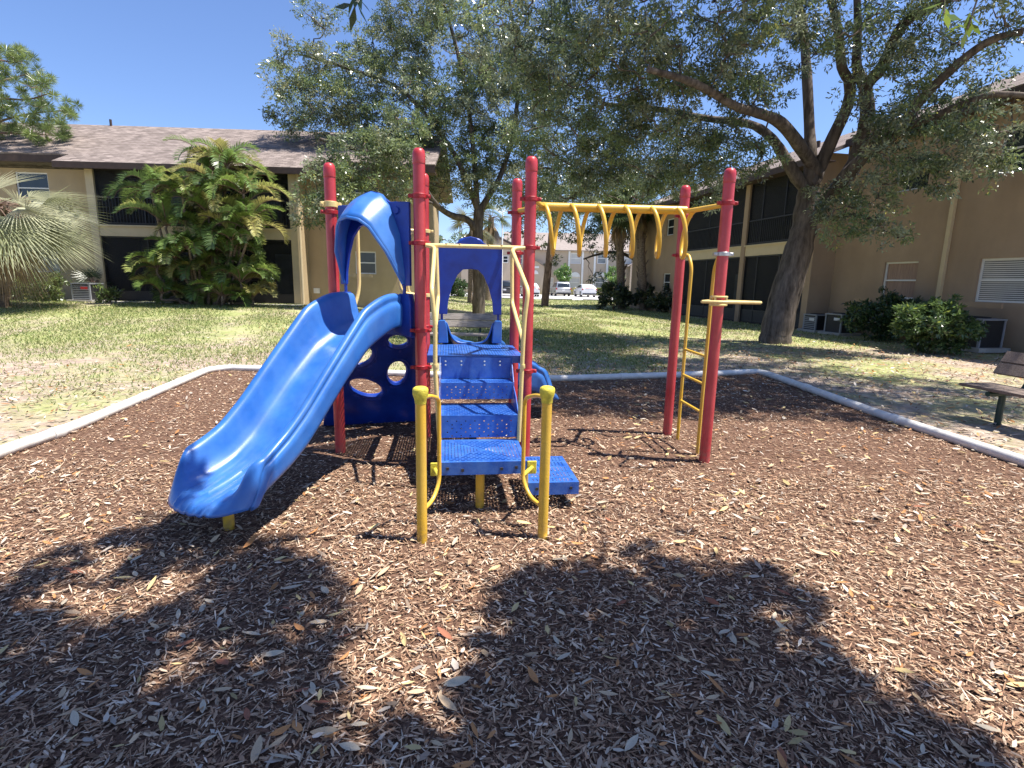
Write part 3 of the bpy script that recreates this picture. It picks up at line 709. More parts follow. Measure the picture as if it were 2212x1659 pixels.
hood(lambda a, z, d: PL(.42 + a, .84 + d, z), ol2 + op2, [(.216, 1.1)] + op2 + [(-.216, 1.1)],
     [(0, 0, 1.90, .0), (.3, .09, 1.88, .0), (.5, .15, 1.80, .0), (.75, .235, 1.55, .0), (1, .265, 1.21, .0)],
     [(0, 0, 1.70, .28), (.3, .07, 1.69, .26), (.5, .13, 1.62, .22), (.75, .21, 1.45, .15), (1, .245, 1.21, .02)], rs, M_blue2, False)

# ---------------------------------------------------------------- climbing panel behind the triangle deck
cbL, cbR = np.array([-1.95, 5.40, 0]), np.array([-1.02, 5.64, 0])
ctL, ctR = cL + dLB * .05 + nLB * .05, cL + dLB * .79 + nLB * .05
def climb(a, z):
    b = max(0., 1 - z / 1.12)
    q = b ** 1.2
    p = (ctL * (1 - a) + ctR * a) * (1 - q) + (cbL * (1 - a) + cbR * a) * q
    return p + nLB * (.10 * math.sin(math.pi * max(0, min(1, b)))) + ZZ * z
def inv_climb(px, py):
    best = None
    r = ray(px, py)
    for a in np.linspace(-.1, 1.1, 49):
        for z in np.linspace(0, 1.16, 59):
            v = climb(a, z) - CAM; v /= np.linalg.norm(v); d = 1 - v.dot(r)
            if best is None or d < best[0]: best = (d, a, z)
    _, a0, z0 = best
    for a in np.linspace(a0 - .02, a0 + .02, 13):
        for z in np.linspace(max(0, z0 - .018), z0 + .018, 13):
            v = climb(a, z) - CAM; v /= np.linalg.norm(v); d = 1 - v.dot(r)
            if d < best[0]: best = (d, a, z)
    return best[1], best[2]
holes = []
for (px, py, rx, ry, ang) in ((859, 734, 27, 17, 0), (857, 802, 25, 29, .5), (790, 834, 42, 21, .25), (782, 768, 30, 20, -.5)):
    h_ = []
    for k in range(22):
        a = 2 * math.pi * k / 22; x_ = rx * math.cos(a); y_ = ry * math.sin(a)
        h_.append(inv_climb(px + x_ * math.cos(ang) - y_ * math.sin(ang), py + x_ * math.sin(ang) + y_ * math.cos(ang)))
    h_ = [h_[i] for i in range(len(h_)) if h_[i] != h_[i - 1]]
    holes.append(h_)
outl = [(0, 0), (1, 0), (1.02, .25), (1.03, .5), (1.05, .8), (1.05, 1.10), (.5, 1.12), (0, 1.10), (0, .8), (.02, .5), (0, .25)]
pts = [Vector(p) for p in outl]; edges = [(i, (i + 1) % len(outl)) for i in range(len(outl))]
for h_ in holes:
    b0 = len(pts); pts += [Vector(p) for p in h_]; edges += [(b0 + i, b0 + (i + 1) % len(h_)) for i in range(len(h_))]
for a in np.linspace(.04, .96, 22):
    for z in np.linspace(.04, 1.08, 25):
        if not any(inside(np.array([a]), np.array([z]), h_)[0] for h_ in holes): pts.append(Vector((a, z)))
r = delaunay_2d_cdt(pts, edges, [], 0, 1e-5); V2 = [(p.x, p.y) for p in r[0]]; F2 = []
for f in r[2]:
    cx = sum(V2[i][0] for i in f) / 3; cy = sum(V2[i][1] for i in f) / 3
    if inside(np.array([cx]), np.array([cy]), outl)[0] and not any(inside(np.array([cx]), np.array([cy]), h_)[0] for h_ in holes): F2.append(tuple(f))
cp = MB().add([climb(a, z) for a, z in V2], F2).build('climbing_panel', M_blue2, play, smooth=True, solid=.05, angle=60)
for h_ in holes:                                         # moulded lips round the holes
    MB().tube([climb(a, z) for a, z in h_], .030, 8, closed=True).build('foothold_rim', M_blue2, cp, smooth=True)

# ---------------------------------------------------------------- overhead loop ladder
mA = (cCR + cBR) / 2; mB = (cRF + cRB) / 2; od = (mB - mA); OL = np.linalg.norm(od); od /= OL; on = np.array([od[1], -od[0], 0])   # on: towards the viewer
bz = 2.135
ob = MB(); ob.tube([mA + od * .13 + ZZ * bz, mB - od * .16 + ZZ * (bz + .01)], .036, 16)
ov = ob.build('overhead_beam', M_yel, play, smooth=True)
for (m_, sg, a, b_) in ((mA, 1, cCR, cBR), (mB, -1, cRF, cRB)):
    j = m_ + od * sg * .17 + ZZ * bz
    for q in (a, b_): MB().tube([j, (j + q + ZZ * bz) / 2 + ZZ * .005, q + ZZ * (bz + .01)], .021, 12).build('end_arm', M_yel, ov, smooth=True)
for i in range(6):
    s0 = .12 + i * .232
    pts = []
    for k in range(29):
        th = k / 28 * 2 * math.pi - .12 * math.cos(k / 28 * math.pi)
        rr = .19
        f = k / 28
        z = bz + .02 - .205 * (1 - math.cos(th)); y = .135 * math.sin(th) * (1 if True else 0)
        y *= (.75 + .5 * (1 - math.cos(th)) / 2) if False else 1
        pts.append(mA + od * (s0 + .045 + .20 * f) + on * y + ZZ * z)
    MB().tube(pts, .0185, 12).build('hand_loop', M_yel, ov, smooth=True)

# end ladder
ld = MB(); lm = mB; ldir = (cRF - cRB); ldir /= np.linalg.norm(ldir)
def LP(a, z): return lm + ldir * a + U * .03 + ZZ * z
la = ld.tube(rounded([cRF + ZZ * 1.76 - ldir * .05, LP(.30, 1.765), LP(.235, 1.66), LP(.225, 1.4), LP(.215, -.1)], .12, 6), .0155, 12).tube(rounded([cRB + ZZ * 1.79 + ldir * .05, LP(-.30, 1.79), LP(-.215, 1.68), LP(-.22, 1.4), LP(-.225, -.1)], .12, 6), .0155, 12).build('end_ladder', M_yel, play, smooth=True)
for z in (.90, .655, .40): MB().tube([LP(-.22, z + .01), LP(.218, z)], .0125, 10).build('rung', M_yel, la, smooth=True)

# triangular step on the front right post
tz = 1.385
tr = [np.array([1.465, 4.235, tz]), np.array([1.60, 4.18, tz]), np.array([1.955, 4.262, tz]), np.array([1.74, 4.49, tz]), np.array([1.62, 4.49, tz])]
ts = MB().tube(rounded(tr + [tr[0]], .05, 4), .0125, 10).build('triangle_seat', M_yel2, play, smooth=True)
b = MB()
for z in (tz + .035, tz - .03): b.tube([cRF + np.array([math.cos(a) * .062, math.sin(a) * .062, z]) for a in np.linspace(0, 2 * math.pi, 21)[:-1]], .009, 8, closed=True)
for a in (2.4, 3.9, .8, 5.5): p = cRF + np.array([math.cos(a) * .062, math.sin(a) * .062, 0]); b.tube([p + ZZ * (tz + .04), p + ZZ * (tz - .035)], .010, 8)
b.build('seat_collar', M_yel2, ts, smooth=True)

# ================================================================== BENCHES
def bench(c, rz, L, label, m, post_in=.35, back_h=.28, seat_z=.42):
    R = Matrix.Rotation(rz, 3, 'Z'); c = Vector(c)
    f = lambda x_, y_, z_: c + R @ Vector((x_, y_, z_))
    t = thing('park_bench', c, label, 'bench', 'timber park benches on the lawn')
    def plank(x0, x1, y0, z0, y1, z1, th, name, mm, seams=0):
        b = MB(); d = Vector((0, y1 - y0, z1 - z0)); n = Vector((0, -d.z, d.y)).normalized() * th
        P = [(x0, y0, z0), (x1, y0, z0), (x1, y1, z1), (x0, y1, z1)]
        b.hexa([f(*(Vector(p))) for p in P] + [f(*(Vector(p) + n)) for p in P]); return b.build(name, mm, t, bevel=.004)
    g_ = .012
    plank(0, L, .24, seat_z + .14, .31, seat_z + .14 + back_h * .5 - g_ / 2, .035, 'back_plank', m)
    plank(0, L, .313, seat_z + .14 + back_h * .5 + g_ / 2, .385, seat_z + .14 + back_h, .035, 'back_plank', m)
    for k in range(3): plank(0, L, -.22 + k * .148, seat_z, -.22 + k * .148 + .138, seat_z, .035, 'seat_plank', m)
    for x_ in (post_in, L - post_in):
        b = MB(); b.tube([f(x_, 0, -.1), f(x_, 0, seat_z - .02)], .035, 12); b.tube([f(x_, -.20, seat_z - .035), f(x_, .22, seat_z - .035)], .03, 10)
        b.tube([f(x_, .22, seat_z - .035), f(x_, .29, seat_z + .1), f(x_, .41, seat_z + .42)], .022, 8); b.build('bench_leg', M_green, t, smooth=True)
    return t
bench((-2.10, 11.25, 0), .02, 1.85, 'grey weathered bench standing beyond the mulch bed behind the steps', M_wood, .45, .28, .40)
bench((5.56, 6.37, 0), -1.44, 1.8, 'brown weathered bench at the right edge beside the pipe border', M_wood2, .34, .26, .40)
# ================================================================== BUILDINGS
class Fr:
    """vertical facade frame: O on the wall line, a along it, n outwards"""
    def __init__(s, O, a, n): s.O = np.array(O, float); s.a = np.array(a, float); s.n = np.array(n, float)
    def p(s, q, z, d=0.): return s.O + s.a * q + s.n * d + ZZ * z - ZZ * 0
    def px(s, x, y, d=0.):
        q = atp(x, y, s.O + s.n * d, s.n); return float((q - s.O).dot(s.a)), float(q[2])
    def box(s, b, q0, q1, z0, z1, d0, d1):
        q0, q1 = min(q0, q1), max(q0, q1)
        return b.hexa([s.p(q0, z0, d0), s.p(q1, z0, d0), s.p(q1, z0, d1), s.p(q0, z0, d1), s.p(q0, z1, d0), s.p(q1, z1, d0), s.p(q1, z1, d1), s.p(q0, z1, d1)])
    def wall(s, b, q0, q1, z0, z1, holes, d=0., depth=.15):
        Q = sorted({q0, q1, *[v for h in holes for v in h[:2] if q0 < v < q1]}); Z = sorted({z0, z1, *[v for h in holes for v in h[2:4] if z0 < v < z1]})
        for i in range(len(Q) - 1):
            for j in range(len(Z) - 1):
                cq, cz = (Q[i] + Q[i + 1]) / 2, (Z[j] + Z[j + 1]) / 2
                if any(h[0] < cq < h[1] and h[2] < cz < h[3] for h in holes): continue
                b.add([s.p(Q[i], Z[j], d), s.p(Q[i + 1], Z[j], d), s.p(Q[i + 1], Z[j + 1], d), s.p(Q[i], Z[j + 1], d)], [(0, 1, 2, 3)])
        for h in holes:
            a0, a1, c0, c1 = h[:4]
            for (m0, k0, m1, k1) in ((a0, c0, a1, c0), (a1, c0, a1, c1), (a1, c1, a0, c1), (a0, c1, a0, c0)):
                b.add([s.p(m0, k0, d), s.p(m1, k1, d), s.p(m1, k1, d - depth), s.p(m0, k0, d - depth)], [(0, 1, 2, 3)])
def window(fr, q0, q1, z0, z1, par, d=-.10, kind='dark', sill=True, fw=.05):
    q0, q1 = min(q0, q1), max(q0, q1); z0, z1 = min(z0, z1), max(z0, z1)
    b = MB(); fr.box(b, q0, q0 + fw, z0, z1, d - .03, d + .03); fr.box(b, q1 - fw, q1, z0, z1, d - .03, d + .03)
    fr.box(b, q0 + fw, q1 - fw, z0, z0 + fw, d - .028, d + .028); fr.box(b, q0 + fw, q1 - fw, z1 - fw, z1, d - .028, d + .028)
    zm = (z0 + z1) / 2; fr.box(b, q0 + fw, q1 - fw, zm - fw * .45, zm + fw * .45, d - .026, d + .033)
    wf = b.build('window', M_white, par)
    gm = M_glass
    b = MB(); fr.box(b, q0 + fw, q1 - fw, z0 + fw, z1 - fw, d - .012, d - .004); b.build('pane', M_glassg if kind == 'grey' else M_glass if kind == 'dark' else M_blind if kind == 'plain' else M_curt if kind == 'curtain' else M_glass, wf)
    if kind == 'blind':
        b = MB(); z = z0 + fw + .02
        while z < z1 - fw: fr.box(b, q0 + fw, q1 - fw, z, z + .032, d - .003, d + .006); z += .052
        b.build('blind', M_blind, wf)
    if sill: b = MB(); fr.box(b, q0 - .06, q1 + .06, z0 - .13, z0 - .002, .002, .05); b.build('sill', M_stucco if sill == 1 else M_stucco2, wf)
    return wf
def railing(fr, q0, q1, z0, z1, d, par):
    b = MB(); fr.box(b, q0, q1, z1 - .04, z1, d - .02, d + .02); fr.box(b, q0, q1, z0, z0 + .03, d - .018, d + .018)
    q = min(q0, q1) + .06
    while q < max(q0, q1) - .02: fr.box(b, q, q + .018, z0 + .03, z1 - .04, d - .009, d + .009); q += .115
    return b.build('railing', M_rail, par)

# ---- left apartment building (faces the camera)
th = math.radians(2.2)
LB = Fr((-8.3, 20.8, 0), (math.cos(th), math.sin(th), 0), (math.sin(th), -math.cos(th), 0))
lb = thing('apartment_building', (-12, 21, .4), 'long two storey beige apartment building with screened porches across the lawn on the left', 'building', 'apartment blocks round the lawn')
zb = .38
qA = LB.px(196, 480)[0]; qB = LB.px(650, 600)[0]; qE = qB + 4.35; zBt = LB.px(300, 487)[1]; zBb = LB.px(300, 511)[1]; zE = LB.px(400, 362)[1]
back = -1.0
b = MB()
hl = []
wl = [LB.px(1040, 0)[0]]
w1 = (LB.px(767, 543, back)[0], LB.px(813, 592, back)[0], LB.px(790, 592, back)[1], LB.px(790, 543, back)[1])
w2 = (LB.px(735, 390, back)[0], LB.px(808, 430, back)[0], LB.px(790, 445, back)[1], LB.px(790, 388, back)[1])
wL1 = (qA - 3.3, qA - 2.1, LB.px(80, 588, back)[1] , LB.px(80, 532, back)[1]); wL2 = (qA - 3.3, qA - 2.1, LB.px(80, 440, back)[1], LB.px(80, 372, back)[1])
LB.wall(b, qB + .01, qE, zb - .3, zE, [w1, w2], back)
b.add([LB.p(qE, zb - .3, back), LB.p(qE, zb - .3, -9), LB.p(qE, zE, -9), LB.p(qE, zE, back)], [(0, 1, 2, 3)]); b.add([LB.p(qB + .01, zb - .3, -.001), LB.p(qB + .01, zb - .3, back), LB.p(qB + .01, zE, back), LB.p(qB + .01, zE, -.001)], [(0, 1, 2, 3)]); b.build('wall', M_stucco, lb); b = MB()
LB.wall(b, qA - 12, qA - .01, zb - .3, zE, [wL1, wL2], back)
# porch side returns, right end wall, back box
for q in (qA - .01,): b.add([LB.p(q, zb - .3, -.001), LB.p(q, zb - .3, back), LB.p(q, zE, back), LB.p(q, zE, -.001)], [(0, 1, 2, 3)])
b.add([LB.p(qA - 12, zb - .3, back), LB.p(qA - 12, zb - .3, -9), LB.p(qA - 12, zE, -9), LB.p(qA - 12, zE, back)], [(0, 1, 2, 3)])
b.build('wall', M_stucco, lb)
window(LB, *w1[:2], *w1[2:], lb, back - .08, 'dark'); window(LB, *w2[:2], *w2[2:], lb, back - .08, 'dark')
window(LB, *wL1[:2], *wL1[2:], lb, back - .08, 'grey'); window(LB, *wL2[:2], *wL2[2:], lb, back - .08, 'dark')
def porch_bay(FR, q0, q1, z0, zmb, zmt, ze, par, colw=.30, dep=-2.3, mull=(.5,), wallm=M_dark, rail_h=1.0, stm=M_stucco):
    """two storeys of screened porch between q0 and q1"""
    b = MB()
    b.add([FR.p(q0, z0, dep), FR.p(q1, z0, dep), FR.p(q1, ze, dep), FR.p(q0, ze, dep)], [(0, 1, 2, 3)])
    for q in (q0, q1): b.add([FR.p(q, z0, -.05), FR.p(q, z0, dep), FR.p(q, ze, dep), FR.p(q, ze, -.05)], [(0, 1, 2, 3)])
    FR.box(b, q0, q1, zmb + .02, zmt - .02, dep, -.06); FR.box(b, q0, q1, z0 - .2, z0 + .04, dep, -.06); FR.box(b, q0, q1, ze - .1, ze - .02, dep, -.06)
    b.build('porch_interior', wallm, par)  # walls coloured near black for the porch shade, beige underneath
    for (za, zc, nm) in ((z0 + .04, zmb, 'g'), (zmt, ze - .05, 'u')):
        bb = MB(); d = -.08
        bb.add([FR.p(q0, za, d), FR.p(q1, za, d), FR.p(q1, zc, d), FR.p(q0, zc, d)], [(0, 1, 2, 3)]); sc = bb.build('porch_screen', M_screen, par)
        bb = MB()
        for t in (0.006,) + tuple(mull) + (.994,): q = q0 + (q1 - q0) * t; FR.box(bb, q - .022, q + .022, za, zc, d - .02, d + .03)
        FR.box(bb, q0, q1, za, za + .05, d - .018, d + .028); FR.box(bb, q0, q1, zc - .05, zc, d - .018, d + .028)
        if nm == 'g': FR.box(bb, q0, q1, za + .44, za + .49, d - .018, d + .028)
        bb.build('screen_frame', M_rail, sc)
        if nm == 'g':
            bb = MB(); FR.box(bb, q0 + .03, q1 - .03, za + .05, za + .44, d - .012, d + .012); bb.build('kick_panel', M_acd, sc)
            qd = q0 + (q1 - q0) * .55; bb = MB(); FR.box(bb, qd, qd + .9, za, za + 2.05, dep + .01, dep + .05); bb.build('sliding_door', M_glassg, par)
        else: 
            qd = q0 + (q1 - q0) * .30; bb = MB(); FR.box(bb, qd, qd + 1.2, za + .1, za + 2.0, dep + .01, dep + .05); bb.build('sliding_door', M_glassg, par)
    railing(FR, q0 + .02, q1 - .02, zmt + .06, zmt + rail_h, -.035, par)
    b = MB(); FR.box(b, q0 - .002, q1 + .002, zmb, zmt, -.05, .0); FR.box(b, q0 - .05, q1 + .05, zmt - .05, zmt, .002, .05); b.build('floor_beam', M_trim, par)
colw = .30
for q in (qA - .0, (qA + qB) / 2 - .15, qB - .28):
    b = MB(); LB.box(b, q, q + .28, zb - .3, zE - .01, -.055, .03 if q != 0 else 0); b.build('porch_column', M_trim, lb)
qM = (qA + qB) / 2 - .15
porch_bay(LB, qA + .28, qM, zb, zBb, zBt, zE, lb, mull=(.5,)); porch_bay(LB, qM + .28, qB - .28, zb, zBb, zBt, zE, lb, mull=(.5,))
b = MB(); q_ = LB.px(633, 0)[0]
b.tube([LB.p(qB + .08, zE - .1, -.02 + .12), LB.p(qB + .08, zb, .10)], .05, 8); b.build('downspout', M_trim, lb, smooth=True)
b = MB(); qq, zz = LB.px(685, 628, back); LB.box(b, qq - .12, qq + .12, zz - .1, zz + .1, back, back + .06); b.build('utility_box', M_white, lb)
# roofs
def slab(b, pts, th):
    p = [Vector(q) for q in pts]; n = (p[1] - p[0]).cross(p[3] - p[0]).normalized() * th
    if n.z > 0: n = -n
    return b.hexa([q + n for q in p] + p)
rise, run = 0.42, 5.0
zr = None
def roof_pt(q, d, z): return LB.p(q, z, d)
ov = .62
# main roof over wings and porch: eave line at d=back+ov, ridge at d=-5.5
ridged = -5.2; er = back + .55
zR = 1.5 + (aty(500, 281, 20.8 + 5.2)[2] - 1.5)
b = MB()
slope = (zR - zE) / (ridged - (0 + .5)) * -1
ze_w = zE + slope * (.5 - er)
slab(b, [LB.p(qA - 12.5, ze_w, er), LB.p(qE + .7, ze_w, er), LB.p(qE + .7 - 0, zR, ridged), LB.p(qA - 12.5, zR, ridged)], .10)
slab(b, [LB.p(qA - .75, zE + .02, .5), LB.p(qB + .45, zE + .02, .5), LB.p(qB + .45, ze_w + .018, er), LB.p(qA - .75, ze_w + .018, er)], .10)
slab(b, [LB.p(qE + .7, ze_w, -10), LB.p(qA - 12.5, ze_w, -10), LB.p(qA - 12.5, zR, ridged), LB.p(qE + .7, zR, ridged)], .10)
rf = b.build('roof', M_roof, lb)
b = MB()
LB.box(b, qA - 12.5, qA - .77, ze_w - .30, ze_w - .06, er - .03, er + .0); LB.box(b, qB + .47, qE + .7, ze_w - .30, ze_w - .06, er - .03, er)
LB.box(b, qA - .75, qB + .45, zE - .20, zE + .0, .47, .505)
LB.box(b, qA - .75, qB + .45, zE - .14, zE - .10, .0, .47); LB.box(b, qA - 12.5, qA - .78, ze_w - .30, ze_w - .25, back, er - .03); LB.box(b, qB + .48, qE + .7, ze_w - .30, ze_w - .25, back, er - .03)
for q in (qA - .75, qB + .42): b.hexa([LB.p(q, ze_w - .30, er - .0), LB.p(q + .03, ze_w - .30, er), LB.p(q + .03, zE - .2, .47), LB.p(q, zE - .2, .47), LB.p(q, ze_w - .02, er), LB.p(q + .03, ze_w - .02, er), LB.p(q + .03, zE, .47), LB.p(q, zE, .47)])
b.build('fascia', M_fascia, rf)
b = MB(); q, z = LB.px(240, 272, -5.1); b.tube([LB.p(q, zR - .2, -5.1), LB.p(q, zR + .22, -5.1)], .05, 8); b.build('vent_pipe', M_fascia, rf)
b = MB(); q, z = LB.px(122, 325, -1.4); b.tube([LB.p(q, z - .3, -1.4), LB.p(q, z + .1, -1.4)], .06, 8); b.build('vent_pipe', M_fascia, rf)

# ---- right apartment building (receding from the right edge)
Dd = ray(870, 606); Dd[2] = 0; Dd /= np.linalg.norm(Dd); Dn = np.array([-Dd[1], Dd[0], 0])
R1 = Fr((9.722, 23.778, 0), Dd, Dn)
rb = thing('apartment_building', (11, 20, 0), 'two storey tan apartment building in shade receding along the right side', 'building', 'apartment blocks round the lawn')
sE = -4.28                                # near end of the porch block
sF = R1.px(1482, 560)[0] + .35            # far end column
zc0, zc1 = 2.80, 3.24; zEv = 5.80
sM = R1.px(1604, 600)[0]
for s_, w_ in ((sF, .3), (sM, .28), (sE, .30)):
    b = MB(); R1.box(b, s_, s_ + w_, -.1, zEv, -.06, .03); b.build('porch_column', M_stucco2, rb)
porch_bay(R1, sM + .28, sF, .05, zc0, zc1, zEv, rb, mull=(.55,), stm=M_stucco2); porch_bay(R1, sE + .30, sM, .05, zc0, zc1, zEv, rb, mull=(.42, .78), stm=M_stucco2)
recess = -.889
b = MB()
b.add([R1.p(sE, -.2, -.055), R1.p(sE, -.2, recess - 3), R1.p(sE, zEv + .3, recess - 3), R1.p(sE, zEv + .3, -.055)], [(0, 1, 2, 3)])
WD = []
for (xa, ya, xb_, yb_) in ((1912, 567, 1975, 628), (2118, 561, 2226, 651), (1942, 347, 2003, 407), (2170, 271, 2245, 372)):
    q0, z1_ = R1.px(xa, ya, recess); q1, z0_ = R1.px(xb_, yb_, recess); WD.append((min(q0, q1), max(q0, q1), z0_ + .0, z1_))
WD[1] = (WD[1][0], WD[1][1], 1.25, 2.38); WD[0] = (WD[0][0], WD[0][1], 1.25, 2.38); WD[2] = (WD[2][0], WD[2][1], 4.50, 5.50); WD[3] = (WD[3][0], WD[3][1], 4.50, 5.68)
R1.wall(b, -14, sE - .001, -.2, zEv + .55, WD, recess)
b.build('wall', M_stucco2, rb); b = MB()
# far wing beyond the porch
wF = [(sF + 2.2, sF + 3.0, 4.3, 5.2), (sF + 2.2, sF + 3.0, 1.2, 2.2)]
R1.wall(b, sF + .3, sF + 7.5, -.2, zEv + .3, wF, -.5)
b.add([R1.p(sF + 7.5, -.2, -.5), R1.p(sF + 7.5, -.2, -9), R1.p(sF + 7.5, zEv + .3, -9), R1.p(sF + 7.5, zEv + .3, -.5)], [(0, 1, 2, 3)])
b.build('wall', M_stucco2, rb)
for h_, kd in zip(WD, ('curtain', 'blind', 'dark', 'dark')): window(R1, *h_, rb, recess - .09, kd, sill=2)
for h_ in wF: window(R1, *h_, rb, -.58, 'dark', sill=2)
q, z = R1.px(2050, 500, recess + .05)
b = MB(); R1.box(b, q - .06, q + .06, .2, 6.1, recess, recess + .09); b.build('downspout', M_trim, rb)
b = MB(); q, _z = R1.px(1478, 600, 0); R1.box(b, sF + .33, sF + .43, .1, zEv - .1, -.45, -.36); b.build('downspout', M_trim, rb)
b = MB(); ov1 = .62; pitch = .40; rd = -6.2
zr_ = zEv + .12 + (ov1 - rd) * pitch
slab(b, [R1.p(sE - .5, zEv + .10, ov1), R1.p(sF + 8.3, zEv + .10, ov1), R1.p(sF + 8.3, zr_, rd), R1.p(sE - .5, zr_, rd)], .12)
zw = 6.42 + .1
slab(b, [R1.p(-14, zw - .12 , recess + .6), R1.p(sE - .49, zw - .12, recess + .6), R1.p(sE - .49, zw - .12 + (6.2 + recess + .6) * pitch, rd), R1.p(-14, zw - .12 + (6.2 + recess + .6) * pitch, rd)], .12)
rr = b.build('roof', M_roofr, rb)
b = MB()
R1.box(b, sE - .5, sF + 8.3, zEv - .13, zEv + .06, ov1 - .03, ov1 + .004); R1.box(b, sE - .5, sF + 8.3, zEv - .10, zEv - .05, 0, ov1 - .03)
R1.box(b, -14, sE - .49, zw - .36, zw - .16, recess + .57, recess + .605); R1.box(b, -14, sE - .49, zw - .33, zw - .28, recess, recess + .57)
b.build('fascia', M_fascia, rr)
b = MB(); q, z = R1.px(1768, 310, -3.0); b.tube([R1.p(q, z - .5, -3), R1.p(q, z + .1, -3)], .08, 8); b.build('vent_pipe', M_fascia, rr)

# ---- far apartment building across the parking lot
FB = Fr((0, 76, 0), (1, 0, 0), (0, -1, 0))
fb = thing('apartment_building', (12, 76, 0), 'far pale apartment building with white trimmed arched windows behind the parked cars', 'building', 'apartment blocks round the lawn')
def fx(x, d=0): return FB.px(x, 600, d)[0]
def fz(x, y, d=0): return FB.px(x, y, d)[1]
zEf = fz(1300, 543)
b = MB(); up = [(1231, 1254), (1288.5, 1307.6), (1346, 1362), (1114, 1128)]; holes_ = []
for x0, x1 in up: holes_.append((fx(x0), fx(x1), fz(x0, 569.5), fz(x0, 546)))
low = [(1231, 1253), (1286, 1308), (1172, 1196)]
for x0, x1 in low: holes_.append((fx(x0), fx(x1), fz(x0, 621), fz(x0, 599)))
FB.wall(b, fx(1085), fx(1500), -.3, zEf, holes_, 0, .2)
FB.wall(b, fx(900), fx(1085), -.3, zEf, [], -1.5, .2)
b.add([FB.p(fx(1085), -.3, 0), FB.p(fx(1085), -.3, -1.5), FB.p(fx(1085), zEf, -1.5), FB.p(fx(1085), zEf, 0)], [(0, 1, 2, 3)])
b.build('wall', M_far, fb)
for k, h_ in enumerate(holes_):
    wn = window(FB, *h_, fb, -.1, 'grey' if k % 2 else 'plain', sill=False, fw=.10)
    if k < 3 or k > 3:
        b = MB(); q0, q1, z0_, z1_ = h_
        if 4 <= k <= 5:                                   # arch head over the lower windows
            c = (q0 + q1) / 2; r_ = (q1 - q0) / 2
            b.prism([(c + r_ * math.cos(a), z1_ + .05 + r_ * .95 * math.sin(a)) for a in np.linspace(0, math.pi, 13)], lambda a, z, d: FB.p(a, z, d), 0.002, .06)
            b.build('arch_head', M_farw, wn)
for x in (1228, 1257, 1283, 1310, 1341, 1366):
    b = MB(); q = fx(x); FB.box(b, q - .13, q + .13, 0, zEf, .003, .16); b.build('pilaster', M_farw, fb)
b = MB(); q = fx(1272); FB.box(b, q - .06, q + .06, .3, zEf, .003, .12); b.build('downspout', M_far, fb)
b = MB(); zrr = fz(1265, 503, -6); slab(b, [FB.p(fx(1085), zEf + .05, .5), FB.p(fx(1500), zEf + .05, .5), FB.p(fx(1500), zrr, -7), FB.p(fx(1085), zrr, -7)], .12)
# gabled bay seen at the left
gx0, gx1, ga = fx(998), fx(1106), fx(1050)
zg = fz(1050, 497, 1.2); ze2 = fz(1106, 527, 1.2)
slab(b, [FB.p(ga, zg, 1.7), FB.p(ga, zg, -7), FB.p(gx1 + .5, ze2 - .1, -7), FB.p(gx1 + .5, ze2 - .1, 1.7)], .12)
slab(b, [FB.p(ga, zg, -7), FB.p(ga, zg, 1.7), FB.p(gx0 - .5, ze2 - .1, 1.7), FB.p(gx0 - .5, ze2 - .1, -7)], .12)
fr_ = b.build('roof', M_farroof, fb)
b = MB(); b.add([FB.p(gx0, -.3, 1.2), FB.p(gx1, -.3, 1.2), FB.p(gx1, ze2, 1.2), FB.p(ga, zg - .15, 1.2), FB.p(gx0, ze2, 1.2)], [(0, 1, 2, 3, 4)])
b.add([FB.p(gx1, -.3, 1.2), FB.p(gx1, -.3, -1.5), FB.p(gx1, ze2, -1.5), FB.p(gx1, ze2, 1.2)], [(0, 1, 2, 3)]); b.add([FB.p(gx0, -.3, 1.2), FB.p(gx0, -.3, -1.5), FB.p(gx0, ze2, -1.5), FB.p(gx0, ze2, 1.2)], [(0, 1, 2, 3)])
b.build('wall', M_far, fb)
for s0, s1 in ((ga, gx1 + .5), (ga, gx0 - .5)):
    b = MB(); b.hexa([FB.p(s0, zg - .35, 1.70), FB.p(s1, ze2 - .45, 1.70), FB.p(s1, ze2 - .45, 1.74), FB.p(s0, zg - .35, 1.74), FB.p(s0, zg - .1, 1.70), FB.p(s1, ze2 - .2, 1.70), FB.p(s1, ze2 - .2, 1.74), FB.p(s0, zg - .1, 1.74)]); b.build('fascia', M_fascia, fr_)
q0, z1_ = FB.px(1086, 552, 1.25); q1, z0_ = FB.px(1098, 568, 1.25)
window(FB, q0, q1, z0_, z1_, fb, 1.23, 'dark', False, .1)
q0, z1_ = FB.px(975, 596, 1.25); q1, z0_ = FB.px(1000, 622, 1.25)
